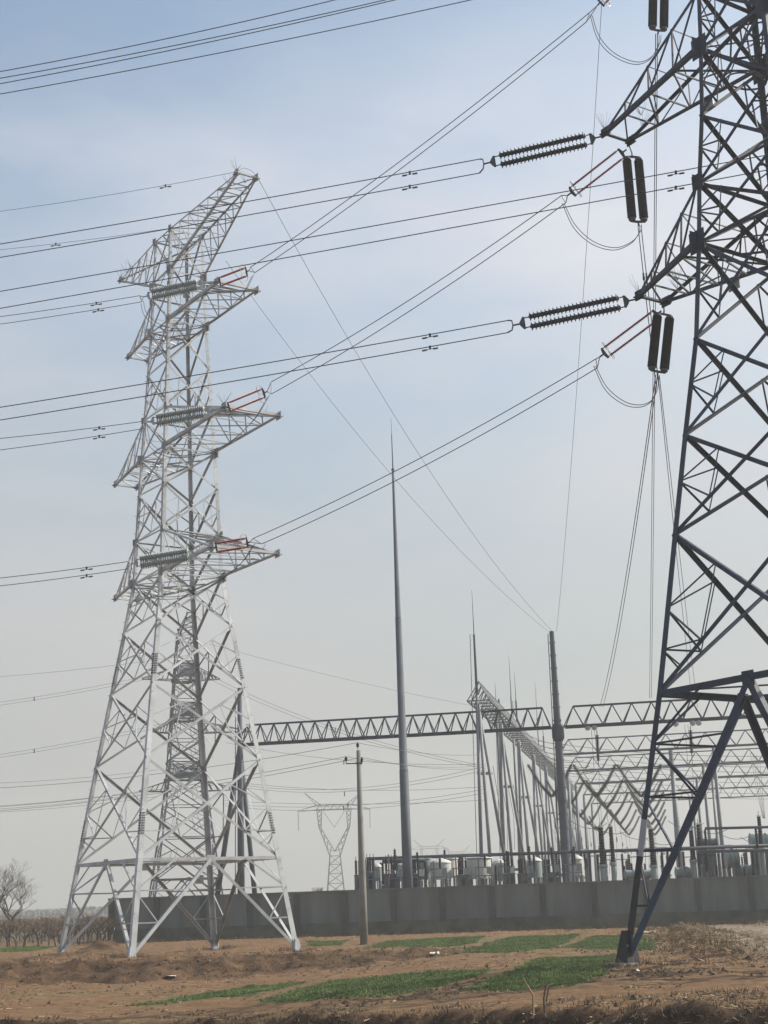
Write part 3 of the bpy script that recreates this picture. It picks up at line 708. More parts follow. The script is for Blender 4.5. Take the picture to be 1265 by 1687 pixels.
# jumper loops on the dark tower
for ctrl, Y, nm in (([(972, 25), (985, 65), (1010, 92), (1045, 106), (1070, 98), (1084, 75), (1086, 58)], 47, 'highest'),
                    ([(926, 335), (945, 375), (975, 402), (1010, 412), (1038, 402), (1052, 385), (1054, 370)], 47.5, 'upper'),
                    ([(978, 603), (997, 642), (1025, 665), (1050, 671), (1070, 664), (1080, 645), (1083, 618)], 47, 'lower')):
    for k in range(2):
        pts = smooth_pts([at(x + 3 * k, y - (4 * k if 0 < i < 6 else 0), Y + .2 * k) for i, (x, y) in enumerate(ctrl)])
        wire(pts[0], None, 0, f"{('outer', 'inner')[k]} jumper loop hanging at the {nm} left arm of the dark tower", .014, 'jumper loops of the dark tower', pts=pts, cat='jumper wire', name='jumper_wire')
# fat jumper bundle loops inside the dark tower
for k in range(2):
    c0 = at(1228, 134, 42.5); m = MB(); m.ring(V((0, 0, 0)), (.25, -.15, 1), .62 + .06 * k, .028, 28); o = m.build('jumper_loop', WIRE); o.location = c0 + V((0, 0, .05 * k))
    tag(o, ('inner', 'outer')[k] + ' coil of the round cable loop hanging inside the dark tower', 'cable loop')

# droppers down to the substation
SUB = V((.98, -.195, 0)).normalized(); SUBN = V((.195, .98, 0)).normalized()
GD = 106.0
def drop(a, ya, b_, yb_, sag, label, r=.017, dampers=(), group='down leads to the substation'):
    return wire(at(*a, ya), at(*b_, yb_), sag, label, r, group, dampers=dampers, cat='down lead')
for k in range(2):
    w_ = ('left', 'right')[k]
    drop((1080 + 3 * k, 618), 46.8, (988 + 5 * k, 1165), GD, .9, f'{w_} wire of the pair slanting down left from the lower porcelain pair to the gantry')
    drop((1084 + 2 * k, 618), 46.8, (1141 + 8 * k, 1165), GD - .5, .6, f'{w_} wire of the pair slanting down right behind the dark tower leg', .014)
    drop((1080 + 3 * k, 56), 46.5, (1070 + 3 * k, 1150), GD, .3, f'{w_} wire of the long pair falling almost straight from the highest porcelain pair')
    drop((1051 + 5 * k, 372), 47, (1080 + 5 * k, 632), 46.5, .05, f'{w_} short wire linking the upper porcelain pair to the lower one', dampers=(.33,))
# overhead earth wires
GW = 'earth wires'
G1, G2 = tlw(-.5, -7.16, 34.15), tlw(.5, -7.16, 34.15)
wire(G1, at(-150, 366, 64), .2, 'thin earth wire running left from the peak of the pale tower', .011, GW, dampers=(.21,), m_=WIREF, cat='earth wire', name='earth_wire')
wire(tlw(-.89, -.89, 33.9), at(-150, 424, 70), .15, 'thin earth wire running left from the top corner of the pale tower body', .011, GW, dampers=(.42,), m_=WIREF, cat='earth wire', name='earth_wire')
TOPC = at(912, 1040, GD)
wire(G2, TOPC + V((0, 0, -.1)), 1.9, 'earth wire descending from the peak of the pale tower to the tall ladder column', .012, GW, n=40, m_=WIREF, cat='earth wire', name='earth_wire')
wire(at(372, 430, 70), at(903, 1040, GD), 1.6, 'earth wire descending from behind the pale tower head to the tall ladder column', .012, GW, n=40, m_=WIREF, cat='earth wire', name='earth_wire')
wire(at(995, -60, 52), at(917, 1040, GD), 1.2, 'earth wire falling from above the frame to the tall ladder column', .012, GW, n=40, m_=WIREF, cat='earth wire', name='earth_wire')
pts = smooth_pts([G1, lerp(G1, G2, .3) + V((0, 0, .25)), lerp(G1, G2, .7) + V((0, 0, .22)), G2])
wire(G1, None, 0, 'small earth wire loop over the peak of the pale tower', .01, GW, pts=pts, m_=WIREF, cat='earth wire', name='earth_wire')

# ------------------------------------------------------------------ perimeter wall
def wl(x): return 92.6 - .2 * (x) * 1.0
WH = 2.55
WX0 = at(200, 1546, 98).x
wd_ = V((1, -.2, 0)).normalized(); wn_ = V((-.2, -1, 0)).normalized(); ax = (wd_, -wn_, V((0, 0, 1)))
P0 = V((WX0, 0, 0)); P0.y = 91.4 - .2 * P0.x - 1.0
root = empty('perimeter_wall', P0, 0, 'long grey rendered boundary wall with pilasters in front of the substation', 'wall')
LW = 64
m = MB(); m.box(wd_ * LW / 2 + V((0, 0, WH / 2 + .3)), LW, .24, WH - .6, ax); m.box(wd_ * 0 - wn_ * 20 + V((0, 0, WH / 2)) , .24, 40, WH, ax); m.build('wall_panel', WALLM, root)
m = MB(); m.box(wd_ * LW / 2 + V((0, 0, .2)), LW + .1, .34, 1.1, ax); m.build('plinth', PLINTH, root)
m = MB(); m.box(wd_ * LW / 2 + V((0, 0, WH + .04)), LW + .16, .36, .08, ax); m.build('coping', WALLM, root)
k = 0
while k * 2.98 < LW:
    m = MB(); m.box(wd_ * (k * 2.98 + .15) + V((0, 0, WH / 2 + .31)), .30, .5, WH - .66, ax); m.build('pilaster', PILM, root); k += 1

# ------------------------------------------------------------------ poles and masts
def utility_pole():
    g = V((-1.62, 71.09, 0)); top = at(594, 1236, 71.09).z
    root = empty('utility_pole', g, 0, 'slim concrete pole with small insulators standing in front of the wall', 'utility pole')
    m = MB(); m.lathe((0, 0, -.3), (0, 0, top), [(0, .19), (.3, .175), (1, .11)], 16); m.build('pole', CONC, root, smooth=True)
    m = MB(); m.box((-.25, 0, top - .62), .75, .05, .05); m.box((-.02, 0, top - .62), .3, .3, .06); m.build('crossarm', PIPE, root)
    for x, z in ((-.62, top - .6), (.14, top - .66), (-.04, top + .05)):
        m = MB(); m.lathe((x, 0, z), (x, 0, z + .32), [(0, .02), (.3, .02), (.35, .07), (.55, .06), (.6, .08), (.8, .07), (.85, .045), (1, .04)], 10); m.build('pin_insulator', BROWN, root)
    return g, top
UP, UT = utility_pole()
for k, (x, z) in enumerate(((-.62, UT - .28), (.14, UT - .34), (-.04, UT + .37))):
    s0 = UP + V((x, 0, z)); nm = ('outer', 'inner', 'top')[k]
    wire(s0, at(-120, (1335, 1342, 1302)[k], 92), .5, f'thin {nm} line running left from the concrete pole', .012, 'thin lines on the concrete pole', m_=WIREF)
    wire(s0, at((788, 792, 795)[k], (1262, 1266, 1243)[k], 100), .25, f'thin {nm} line running right from the concrete pole to the steel frames', .012, 'thin lines on the concrete pole', m_=WIREF)
def mast(px0, py0, pxt, pyt, Y, rb, rt, spike, label, mtl=PIPE):
    b = at(px0, py0, Y); b.z = 0; top = at(pxt, pyt, Y).z
    root = empty('lightning_mast', b, 0, label, 'lightning mast', 'lightning masts')
    hs = top * (1 - spike); m = MB()
    m.lathe((0, 0, 0), (0, 0, hs), [(0, rb), (.33, rb * .82 + rt * .2), (.3301, (rb * .82 + rt * .2) * .93), (.66, rb * .5 + rt * .5), (.6601, (rb * .5 + rt * .5) * .93), (1, rt)], 16); m.build('pole', mtl, root, smooth=True)
    m = MB()
    for t in (.33, .66, 1): m.lathe((0, 0, hs * t - .06), (0, 0, hs * t + .06), [(0, rt + (rb - rt) * (1 - t) + .04), (1, rt + (rb - rt) * (1 - t) + .04)], 14)
    m.build('flange', mtl, root)
    m = MB(); m.tube((0, 0, hs), (0, 0, top - 1.2), rt * .6, rt * .4, 8); m.tube((0, 0, top - 1.2), (0, 0, top), rt * .25, .01, 6); m.build('spike', mtl, root)
    return root
mast(672, 1460, 640, 688, 94, .33, .07, .11, 'very tall tapering steel lightning mast behind the wall')

def ladder_column(base, H, r, label, group=None, lad=True, taper=.75):
    root = empty('gantry_column', base, 0, label, 'gantry column', group)
    m = MB(); m.lathe((0, 0, 0), (0, 0, H), [(0, r), (1, r * taper)], 14); m.build('pipe', PIPE, root, smooth=True)
    m = MB(); z = 1.0
    while z < H: m.lathe((0, 0, z - .04), (0, 0, z + .04), [(0, r + .035 - r * (1 - taper) * z / H), (1, r + .035 - r * (1 - taper) * z / H)], 14); z += 1.05
    m.build('band', PIPE, root)
    if lad:
        m = MB(); x = -r - .12
        for s_ in (-.14, .14): m.tube((x, s_ - .1, .5), (x * taper, s_ - .1, H - .1), .02, n=4)
        z = .8
        while z < H - .3: t = z / H; xx = x * (1 - t) + x * taper * t; m.tube((xx, -.24, z), (xx, .04, z), .014, n=4); z += .34
        m.build('ladder', DARKG, root)
    return root
# ------------------------------------------------------------------ gantries
def truss(m, a, b_, hgt, wdt, bays, r=.06, rb=.04, dirn=None):
    """triangular truss: top chord single, two bottom chords; a, b_ are the bottom centre ends"""
    a = V(a); b_ = V(b_); d = (b_ - a).normalized(); s_ = d.cross(V((0, 0, 1))).normalized(); Z = V((0, 0, hgt))
    n = bays
    m.tube(lerp(a, b_, .5 / n) + Z, lerp(a, b_, 1 - .5 / n) + Z, r, n=8)
    for e in (-1, 1): m.tube(a + s_ * e * wdt / 2, b_ + s_ * e * wdt / 2, r, n=8)
    for i in range(n):
        t0, t1, tm = i / n, (i + 1) / n, (i + .5) / n
        for e in (-1, 1):
            p0 = lerp(a, b_, t0) + s_ * e * wdt / 2; p1 = lerp(a, b_, t1) + s_ * e * wdt / 2; tp = lerp(a, b_, tm) + Z
            m.tube(p0, tp, rb, n=5); m.tube(tp, p1, rb, n=5)
        m.tube(lerp(a, b_, t0) - s_ * wdt / 2, lerp(a, b_, t0) + s_ * wdt / 2, rb, n=5)
        m.tube(lerp(a, b_, t0) - s_ * wdt / 2, lerp(a, b_, t1) + s_ * wdt / 2, rb * .8, n=4)
# front gantry: tall ladder column with two beams, paired column hidden behind the pale tower
GC = at(934, 1440, GD); GC.z = 0
CL = at(397, 1440, GD + 9.5 * 0 + 4.6); CL.z = 0
BZ = at(924, 1198, GD).z; HT = 1.45
root = empty('gantry', GC, 0, 'front steel gantry: long triangular truss beam on tall pipe columns above the wall', 'gantry')
Hc = at(912, 1040, GD).z
m = MB(); m.lathe((0, 0, 0), (0, 0, Hc), [(0, .37), (.55, .29), (1, .17)], 16); z = .8
while z < Hc: rr = np.interp(z / Hc, [0, .55, 1], [.37, .29, .17]) + .045; m.lathe((0, 0, z - .045), (0, 0, z + .045), [(0, rr), (1, rr)], 16); z += .95
m.build('column', PIPE, root)
m = MB()
for s_ in (-.16, .16): m.tube((-.52, s_ - .15, .5), (-.30, s_ - .15, Hc - .2), .02, n=4)
z = .8
while z < Hc - .3: t = z / Hc; m.tube((-.52 + .22 * t, -.32, z), (-.52 + .22 * t, .02, z), .014, n=4); z += .34
m.build('ladder', DARKG, root)
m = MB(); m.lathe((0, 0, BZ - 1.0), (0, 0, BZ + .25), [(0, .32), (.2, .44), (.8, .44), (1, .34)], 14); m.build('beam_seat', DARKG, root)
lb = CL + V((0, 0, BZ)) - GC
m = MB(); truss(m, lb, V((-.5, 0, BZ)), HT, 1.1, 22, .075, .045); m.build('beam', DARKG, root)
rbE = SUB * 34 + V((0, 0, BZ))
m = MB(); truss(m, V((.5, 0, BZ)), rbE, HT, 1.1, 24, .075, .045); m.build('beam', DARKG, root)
# left column pair (A frame) of the front gantry
q = CL - GC
m = MB(); m.lathe(q, q + V((0, 0, BZ + 4.3)), [(0, .3), (1, .17)], 14); m.build('column', PIPE, root, smooth=True)
m = MB(); m.tube(q + V((-2.6, 3.5, 0)), q + V((0, 0, BZ)), .22, .17, 12); m.tube(q + V((1.1, 1.5, 0)), q + V((0, 0, BZ)), .2, .16, 12); m.build('raking_column', PIPE, root, smooth=True)
m = MB()
for s_ in (-.16, .16): m.tube(q + V((-.45, s_, .5)), q + V((-.3, s_, BZ + 4)), .02, n=4)
z = .8
while z < BZ + 3.8: m.tube(q + V((-.4, -.16, z)), q + V((-.4, .16, z)), .014, n=4); z += .34
m.build('ladder', DARKG, root)
q = V(rbE) * 1; q.z = 0
m = MB(); m.lathe(q, q + V((0, 0, BZ + 6)), [(0, .4), (1, .2)], 14); m.build('column', PIPE, root, smooth=True)
# suspension sheave blocks and hanging strings under the front beam
for i, (px, lab) in enumerate(((968, 'first'), (979, 'second'), (1113, 'third'), (1141, 'fourth'), (1151, 'fifth'))):
    p = at(px, 1199 - (px - 968) * .045, GD - (px - 934) * .0095); o = MB(); o.lathe(p - V((0, .12, 0)), p + V((0, .12, 0)), [(0, .1), (.2, .2), (.8, .2), (1, .1)], 14); o.tube(p, p + V((0, 0, .35)), .03)
    tag(o.build('sheave_block', GALV, None, loc=p), f'round pale pulley under the front truss beam, {lab} from the ladder column', 'pulley', 'pulleys under the front beam')
for px, y0, y1, lab in ((983, 1203, 1262, 'right of the tall ladder column'), (1137, 1196, 1248, 'behind the splayed leg of the dark tower')):
    Y = GD - (px - 934) * .0095
    insulator(at(px, y0, Y), at(px + 3, y1, Y), 'dark', f'dark disc string under the front beam {lab}', 0, group='hanging strings under the front beam', n=16, radius=.15)
    for k in range(2):
        drop((px - 9 + 5 * k, y0 - 2), Y, (px - 4 + 8 * k, y1 + 10), Y + 1, 0, f"{('left', 'right')[k]} lead looping beside the string {lab}", .014)
    drop((px + 3, y1), Y, (px + 9, 1375), Y - 4, .1, f'lead dropping from the hanging string {lab}', .014)

# rear gantries, beams parallel to the front one, farther and farther back
RG = [133, 151.5, 170, 190, 210]
ordn = ['nearest', 'second', 'third', 'fourth', 'farthest']
for i, Y in enumerate(RG):
    zb = 14.1; c0 = at(925 + i * 12, 1300, Y); c0.z = 0
    root = empty('gantry', c0, 0, f'rear lattice gantry beam over the switchyard, {ordn[i]} of five behind the front one', 'gantry', 'rear gantries')
    Lg = 52
    m = MB(); truss(m, V((0, 0, zb)), SUB * Lg + V((0, 0, zb)), 1.3, 1.0, 30, .06, .04); m.build('beam', FARG, root)
    for j, t in enumerate((0.0, 13.6, 27.2, 40.8)):
        p = SUB * t
        m = MB(); m.tube(p + SUBN * -1.6, p + V((0, 0, zb)), .17, .15, 12); m.tube(p + SUBN * 1.6, p + V((0, 0, zb)), .17, .15, 12); m.tube(p + SUBN * -1.0 + V((0, 0, 5)), p + SUBN * 1.0 + V((0, 0, 5)), .08, n=6)
        m.build('column', PIPEL if i < 2 else FARG, root, smooth=True)
# A-frame rows running away from the front, with a truss along the top
s0 = 13.5
for i in range(8):
    Y = 102 + i * s0
    xl = 1110 - 1 / (.003125 + .000415 * i)
    foot = at(xl, 1404, Y); foot.z = 0
    H = 15.6; top = foot + V((.35, 0, H))
    root = empty('a_frame_column', foot, 0, ['nearest', 'second', 'third', 'fourth', 'fifth', 'sixth', 'seventh', 'eighth'][i] + ' of the pale steel A-frames in the row running back left of the ladder column', 'a-frame', 'a-frames in the receding row')
    m = MB(); t_ = V((.35, 0, H)); m.tube((0, 0, 0), t_, .135, .11, 12); m.tube((.75, -.7, 0), t_ + V((.1, 0, -.6)), .13, .105, 12); m.build('upright_leg', PIPEL, root, smooth=True)
    m = MB(); m.tube((2.25, .5, 0), t_ + V((.15, .2, -1.4)), .13, .105, 12); m.build('raking_leg', PIPEL, root, smooth=True)
    m = MB()
    for z in (3.9, 10.2): t = z / H; m.tube((.35 * t - .1, 0, z), (2.25 - 1.7 * t, .4, z), .11, n=8)
    m.build('cross_tie', PIPEL, root)
    m = MB(); hp = (4.3, 1.4, 3.0, 0, 2.6, 0, 0, 0)[i]
    if hp:
        m.tube(t_, t_ + V((0, 0, hp)), .1, .07, 8); m.tube(t_ + V((0, 0, hp)), t_ + V((0, 0, hp + (3.2, .1, 2.6, 0, 2.2)[i])), .035, .01, 6); m.build('lightning_rod', PIPE, root)
    if i < 3:
        m = MB()
        for s_ in (-.13, .13): m.tube((-.28, s_, .5), t_ + V((-.28, s_, hp)), .018, n=4)
        z = .8
        while z < H + hp: t = z / H; m.tube((-.28 + .35 * t, -.13, z), (-.28 + .35 * t, .13, z), .012, n=3); z += .36
        m.build('ladder', DARKG, root)
    if i == 0: tA = top
    tB = top
root = empty('truss_beam', tA, 0, 'pale truss running straight away from the viewer along the tops of the A-frames', 'truss beam')
m = MB(); truss(m, V((0, -1, -.5)), tB - tA + V((0, 0, -.5)), 1.4, 1.5, 56, .06, .04); m.build('chords', FARG, root)
# V strings between gantries with dropper leads
rowx = (868, 943, 1015, 1090)
rown = ['nearest', 'second', 'third', 'fourth', 'fifth', 'sixth']
for i in range(6):
    Y = 133 + 19 * i
    for j in range(3):
        if i == 0 and j == 0: pass
        f_ = 133 / Y
        a = at(1110 - (1110 - rowx[j]) * f_ + 1, 1463 - (1463 - 1259) * f_, Y); b_ = at(1110 - (1110 - rowx[j + 1]) * f_ - 1, 1463 - (1463 - 1259) * f_, Y)
        bot = (a + b_) / 2 - V((0, 0, 2.9))
        for k, (p, w_) in enumerate(((a, 'left'), (b_, 'right'))):
            ctrl = [p, lerp(p, bot, .5) - V((0, 0, .25)), bot]
            m = MB(); pts = smooth_pts(ctrl, 14)
            m.path(pts, .06, 6)
            for q in range(1, len(pts) - 1):
                dd = (pts[q + 1] - pts[q]).normalized() * .05; m.lathe(pts[q] - dd, pts[q] + dd, [(0, .08), (.4, .2), (.7, .18), (1, .08)], 8)
            o = m.build('insulator_string', BROWN, None, loc=p)
            tag(o, f'sagging brown string, {w_} side of the {("left", "middle", "right")[j]} V in the {rown[i]} row of the switchyard', 'insulator string', 'sagging V strings of the switchyard')
        m = MB(); m.path([bot, bot + V((.15, 0, -2.5)), bot + V((-.1, .3, -6.5))], .022, 4); m.box(bot + V((.15, 0, -2.5)), .12, .12, .5)
        tag(m.build('dropper_lead', WIREF, None, loc=bot), f'lead hanging from the {("left", "middle", "right")[j]} V in the {rown[i]} row of the switchyard', 'down lead', 'leads under the V strings')
# bus conductors crossing behind
for i in range(9):
    y0 = 1232 + i * 9
    wire(at(880 + i * 4, y0 - 12, 140 + 6 * i), at(1330, y0 + 12, 128 + 6 * i), .6, f'faint sagging bus wire across the switchyard, {("first", "second", "third", "fourth", "fifth", "sixth", "seventh", "eighth", "ninth")[i]} from the top', .02, 'bus wires of the switchyard', m_=WIREF, n=12)
# lines fanning from the receding truss
for i in range(6):
    a = lerp(tA, tB, .04 + .09 * i)
    wire(a, at(935 + 9 * i, 1226 + 9 * i, 131), .9, f'bus wire sagging from the receding truss to the nearest rear gantry, {("first", "second", "third", "fourth", "fifth", "sixth")[i]} from the front', .026, 'wires from the receding truss', n=14, m_=WIREF)
for k, (x0, y0, x1, y1, Y0, Y1, sg) in enumerate(((398, 1074, 830, 1172, 168, 190, .5), (408, 1133, 800, 1262, 168, 140, 1.2), (408, 1139, 800, 1266, 168, 140, 1.2), (432, 1228, 800, 1259, 168, 140, .8), (432, 1286, 800, 1262, 168, 140, 1.4),
                                          (432, 1290, 800, 1268, 168, 140, 1.4), (450, 1290, 800, 1296, 168, 150, .6), (430, 1321, 800, 1300, 168, 140, .9), (430, 1325, 800, 1306, 168, 140, 1.0), (430, 1319, 800, 1318, 168, 150, .4))):
    wire(at(x0 - 60, y0 - (y1 - y0) * .15, Y0), at(x1, y1, Y1), sg, f'faint far line between the rear lattice tower and the A-frames, {("first", "second", "third", "fourth", "fifth", "sixth", "seventh", "eighth", "ninth", "lowest")[k]} from the top', .018, 'faint far lines right of the pale tower', n=16, m_=WIREF, spacers=(.5,) if k % 2 else ())
for k, (y0, y1, x1) in enumerate(((1108, 1078, 320), (1152, 1108, 268), (1157, 1113, 268), (1238, 1192, 268), (1243, 1197, 268), (1284, 1268, 260), (1322, 1300, 255), (1327, 1305, 255), (1332, 1312, 260))):
    wire(at(x1, y1, 167), at(-150, y0 + (y0 - y1) * .5, 172), .5, f'faint far line left of the rear lattice tower, {("first", "second", "third", "fourth", "fifth", "sixth", "seventh", "eighth", "lowest")[k]} from the top', .018, 'faint far lines left of the pale tower', n=14, m_=WIREF, spacers=(.5,) if k in (1, 3) else ())

# ------------------------------------------------------------------ switchyard equipment
def tank(px, top, bot, wpx, Y, label, mtl, dome=True):
    b = at(px, bot, Y); t_ = at(px, top, Y); r = wpx / 2 / FPX * Y * 1.02; H = t_.z - b.z
    root = empty('reactor', (b.x, b.y, 0), 0, label, 'reactor', 'air core reactors behind the wall')
    z0 = b.z
    body = [(0, r * .97), (.02, r), (.97, r), (1, r * .96)]
    m = MB(); m.lathe((0, 0, z0), (0, 0, z0 + H * (.78 if dome else .93)), body, 28); m.build('shell', mtl, root, smooth=False)
    m = MB(); zt = z0 + H * (.78 if dome else .93)
    if dome: m.lathe((0, 0, zt), (0, 0, z0 + H), [(0, r * 1.07), (.12, r * 1.05), (.5, r * .8), (.85, r * .4), (1, r * .12)], 28)
    else: m.lathe((0, 0, zt), (0, 0, z0 + H), [(0, r * .6), (.4, r * 1.12), (1, r * 1.1)], 28)
    m.build('cover', TANKW if dome else mtl, root, smooth=False)
    m = MB()
    for k in range(8):
        a = k * math.pi / 4; x, y = r * .8 * math.cos(a), r * .8 * math.sin(a)
        m.lathe((x, y, z0 - .55), (x, y, z0), disc_profile(5, .075, .05), 8)
    m.build('support_insulators', GALV, root)
    m = MB(); m.box((0, 0, z0 - .62), r * 2.1, r * 2.1, .14)
    for sx in (-1, 1):
        for sy in (-1, 1): m.box((sx * r * .8, sy * r * .8, (z0 - .6) / 2), .14, .14, z0 - .6)
    m.build('stand', EQUIP, root)
for px, t_, b_, wp, Y, lab, mt, dm in ((727, 1414, 1449, 33, 97, 'white domed reactor drum just right of the tall lightning mast', TANKW, True), (741, 1414, 1446, 26, 100, 'cream reactor drum partly behind the white domed one', TANKW, False),
                                       (701, 1414, 1449, 20, 98, 'blue-grey drum left of the white domed reactor', TANKG, False), (789, 1413, 1448, 40, 97, 'wide flat-topped cream reactor drum', TANKW, False),
                                       (823, 1415, 1450, 22, 98, 'small domed grey drum beside the wide cream reactor', TANKG, True), (881, 1411, 1446, 24, 98, 'grey green drum with reddish cap near the ladder column', TANKG, True),
                                       (951, 1408, 1443, 21, 97, 'pale domed drum right of the ladder column', TANKW, True), (663, 1419, 1452, 20, 99, 'pale domed drum left of the tall lightning mast', TANKW, True),
                                       (622, 1422, 1452, 16, 101, 'small grey drum at the left end of the equipment', TANKG, True)):
    tank(px, t_, b_, wp, Y, lab, mt, dm)
def cabinet(px, top, wpx, Y, label, k=0):
    t_ = at(px, top, Y); wd = wpx / FPX * Y
    root = empty('switch_cabinet', (t_.x, t_.y, 0), .0, label, 'switch cabinet', 'equipment cabinets behind the wall')
    m = MB(); m.box((0, 0, t_.z - 1.0), wd, .9, 1.5); m.box((0, 0, t_.z - .22), wd * 1.1, 1.0, .06); m.build('housing', EQUIP, root)
    m = MB(); m.box((0, -.46, t_.z - 1.0), wd * .35, .03, 1.1); m.build('door', DARKG, root)
    m = MB()
    for x in (-.4, .4):
        m.box((x * wd, 0, (t_.z - 1.75) / 2), .12, .5, t_.z - 1.75)
    m.build('stand', EQUIP, root)
    for x in (-.33, 0, .33):
        m = MB(); m.lathe((x * wd, 0, t_.z - .2), (x * wd, 0, t_.z + .75), disc_profile(8, .1, .06), 10); m.tube((x * wd, 0, t_.z + .7), (x * wd, 0, t_.z + .95), .02); m.build('bushing', BROWN, root)
for px, tp, wp, lab in ((592, 1436, 16, 'leftmost dark equipment cabinet above the wall'), (610, 1432, 16, 'second dark equipment cabinet from the left'), (645, 1434, 26, 'dark cabinet left of the tall lightning mast'), (684, 1434, 14, 'narrow cabinet just right of the tall lightning mast'),
                        (762, 1436, 16, 'small cabinet between the domed and the wide reactor'), (838, 1434, 18, 'grey cabinet right of the wide cream reactor'), (905, 1434, 20, 'low cabinet left of the ladder column'), (860, 1434, 14, 'narrow cabinet among the A-frame feet')):
    cabinet(px, tp, wp, 96, lab)
# tubular bus and its posts
for (x0, y0, x1, y1, Y0, Y1, r, lab) in ((603, 1415, 1330, 1391, 99, 93.5, .11, 'long dark pipe busbar running above the wall'), (630, 1419, 700, 1417, 97, 96.6, .15, 'short thick pipe busbar at the left end of the equipment'),
                                         (1161, 1365, 1330, 1361, 95, 93, .085, 'upper pipe busbar at the far right above the wall'), (1150, 1403, 1330, 1399, 94, 92, .1, 'pale lower pipe busbar at the right')):
    a, b_ = at(x0, y0, Y0), at(x1, y1, Y1)
    root = empty('pipe_busbar', a, 0, lab, 'busbar', 'pipe busbars')
    m = MB(); m.tube((0, 0, 0), b_ - a, r, n=12); m.build('pipe', PIPE, root, smooth=True)
    n = max(2, int((b_ - a).length / 3.1))
    for i in range(n + 1):
        p = (b_ - a) * (i / n); gz = -a.z - p.z
        m = MB(); m.lathe(p + V((0, 0, -1.5)), p, disc_profile(10, .1, .065), 10); m.build('post_insulator', BROWN, root)
        m = MB(); m.tube(p + V((0, 0, -a.z)), p + V((0, 0, -1.5)), .09, n=8); m.build('post', EQUIP, root)
# tall brown bushings on grey bases
def bushing(px, top, mid, bot, wpx, Y, label):
    b = at(px, bot, Y); zm = at(px, mid, Y).z; zt = at(px - 2, top, Y).z; r = wpx / 2 / FPX * Y
    root = empty('bushing', (b.x, b.y, 0), 0, label, 'bushing', 'tall brown bushings')
    m = MB(); m.lathe((0, 0, zm), (0, 0, zt), [(0, r)] + [(t / 26 + (.018 if t % 2 else 0), r * (.95 if t % 2 else .72) * (1 - .25 * t / 26)) for t in range(1, 26)] + [(1, r * .5)], 14); m.build('sheds', BROWN, root)
    m = MB(); m.lathe((0, 0, b.z - .3), (0, 0, zm), [(0, r * .95), (.8, r * .9), (.85, r * 1.2), (1, r * 1.2)], 14); m.build('turret', TANKG, root)
    m = MB(); m.tube((0, 0, 0), (0, 0, b.z - .3), .2, n=10); m.build('pedestal', EQUIP, root)
    m = MB(); m.tube((0, 0, zt), (0, 0, zt + .35), .03); m.ring((0, 0, zt + .05), (0, 0, 1), r * .9, .025); m.build('terminal', GALV, root)
for px, t_, mi, bo, wp, lab in ((995, 1363, 1424, 1446, 12, 'tall brown bushing on a round grey base, first right of the ladder column'), (1012, 1362, 1420, 1446, 9, 'slimmer brown bushing on a pale base, second right of the ladder column'),
                                (1078, 1366, 1425, 1443, 11, 'brown bushing between the legs of the dark tower'), (1144, 1368, 1416, 1441, 10, 'brown bushing just right of the splayed leg of the dark tower'),
                                (1157, 1358, 1424, 1441, 9, 'slim dark bushing farther right of the splayed leg'), (1259, 1345, 1395, 1440, 9, 'brown bushing at the right edge of the photo, fed by four leads')):
    bushing(px, t_, mi, bo, wp, 95, lab)
for k, (px, y0) in enumerate(((1236, 1240), (1240, 1240), (1246, 1244), (1251, 1246))):
    wire(at(px, y0, 130), at(1257 + k, 1348, 95), .5, f'{("first", "second", "third", "last")[k]} lead from the left feeding the rightmost bushing', .018, 'leads of the rightmost bushing', cat='down lead', n=12)
# horizontal gas tanks and transformers at the right
def htank(px0, px1, py, rpx, Y, label, mtl=TANKG):
    a, b_ = at(px0, py, Y), at(px1, py - 1, Y); r = rpx / FPX * Y
    root = empty('gas_tank', a, 0, label, 'gas tank', 'horizontal switchgear tanks'); d = b_ - a
    m = MB(); m.lathe(V((0, 0, 0)), d, [(0, r * .7), (.04, r), (.96, r), (1, r * .7)], 20); m.build('shell', mtl, root, smooth=False)
    m = MB()
    for t in (.05, .33, .66, .95): m.lathe(d * (t - .015), d * (t + .015), [(0, r * 1.18), (1, r * 1.18)], 20)
    m.build('flange', mtl, root)
    m = MB()
    for t in (.2, .8): m.box(d * t + V((0, 0, -a.z / 2 - r * .4)), .18, .4, a.z - r * .8)
    m.build('support', EQUIP, root)
for a_ in ((1028, 1076, 1441, 7, 96, 'pale horizontal tank just above the wall left of the splayed leg'), (1112, 1142, 1438, 8, 96, 'pale horizontal tank just above the wall right of the splayed leg'), (1218, 1250, 1436, 10, 97, 'grey horizontal tank low at the far right'),
           (1234, 1275, 1385, 10, 98, 'fat raised grey tank at the far right edge'), (1146, 1182, 1388, 6, 96, 'dark raised horizontal cylinder right of the splayed leg', EQUIP), (1150, 1178, 1406, 5, 95, 'small dark cylinder below the raised one', EQUIP), (1195, 1216, 1415, 13, 97, 'bulky pale switchgear housing at the right')):
    htank(*a_)
tr_b = at(1262, 1420, 96)
root = empty('transformer', (tr_b.x, tr_b.y, 0), 0, 'dark grey transformer box cut by the right edge behind the wall', 'transformer')
m = MB(); m.box((0, 0, tr_b.z / 2 + 1.0), 1.6, 1.4, tr_b.z - .5); m.build('tank', EQUIP, root)
m = MB()
for k in range(8): m.box((-.8 + k * .22, -.78, tr_b.z / 2 + 1), .05, .16, tr_b.z - 1.0)
m.build('radiator', EQUIP, root)
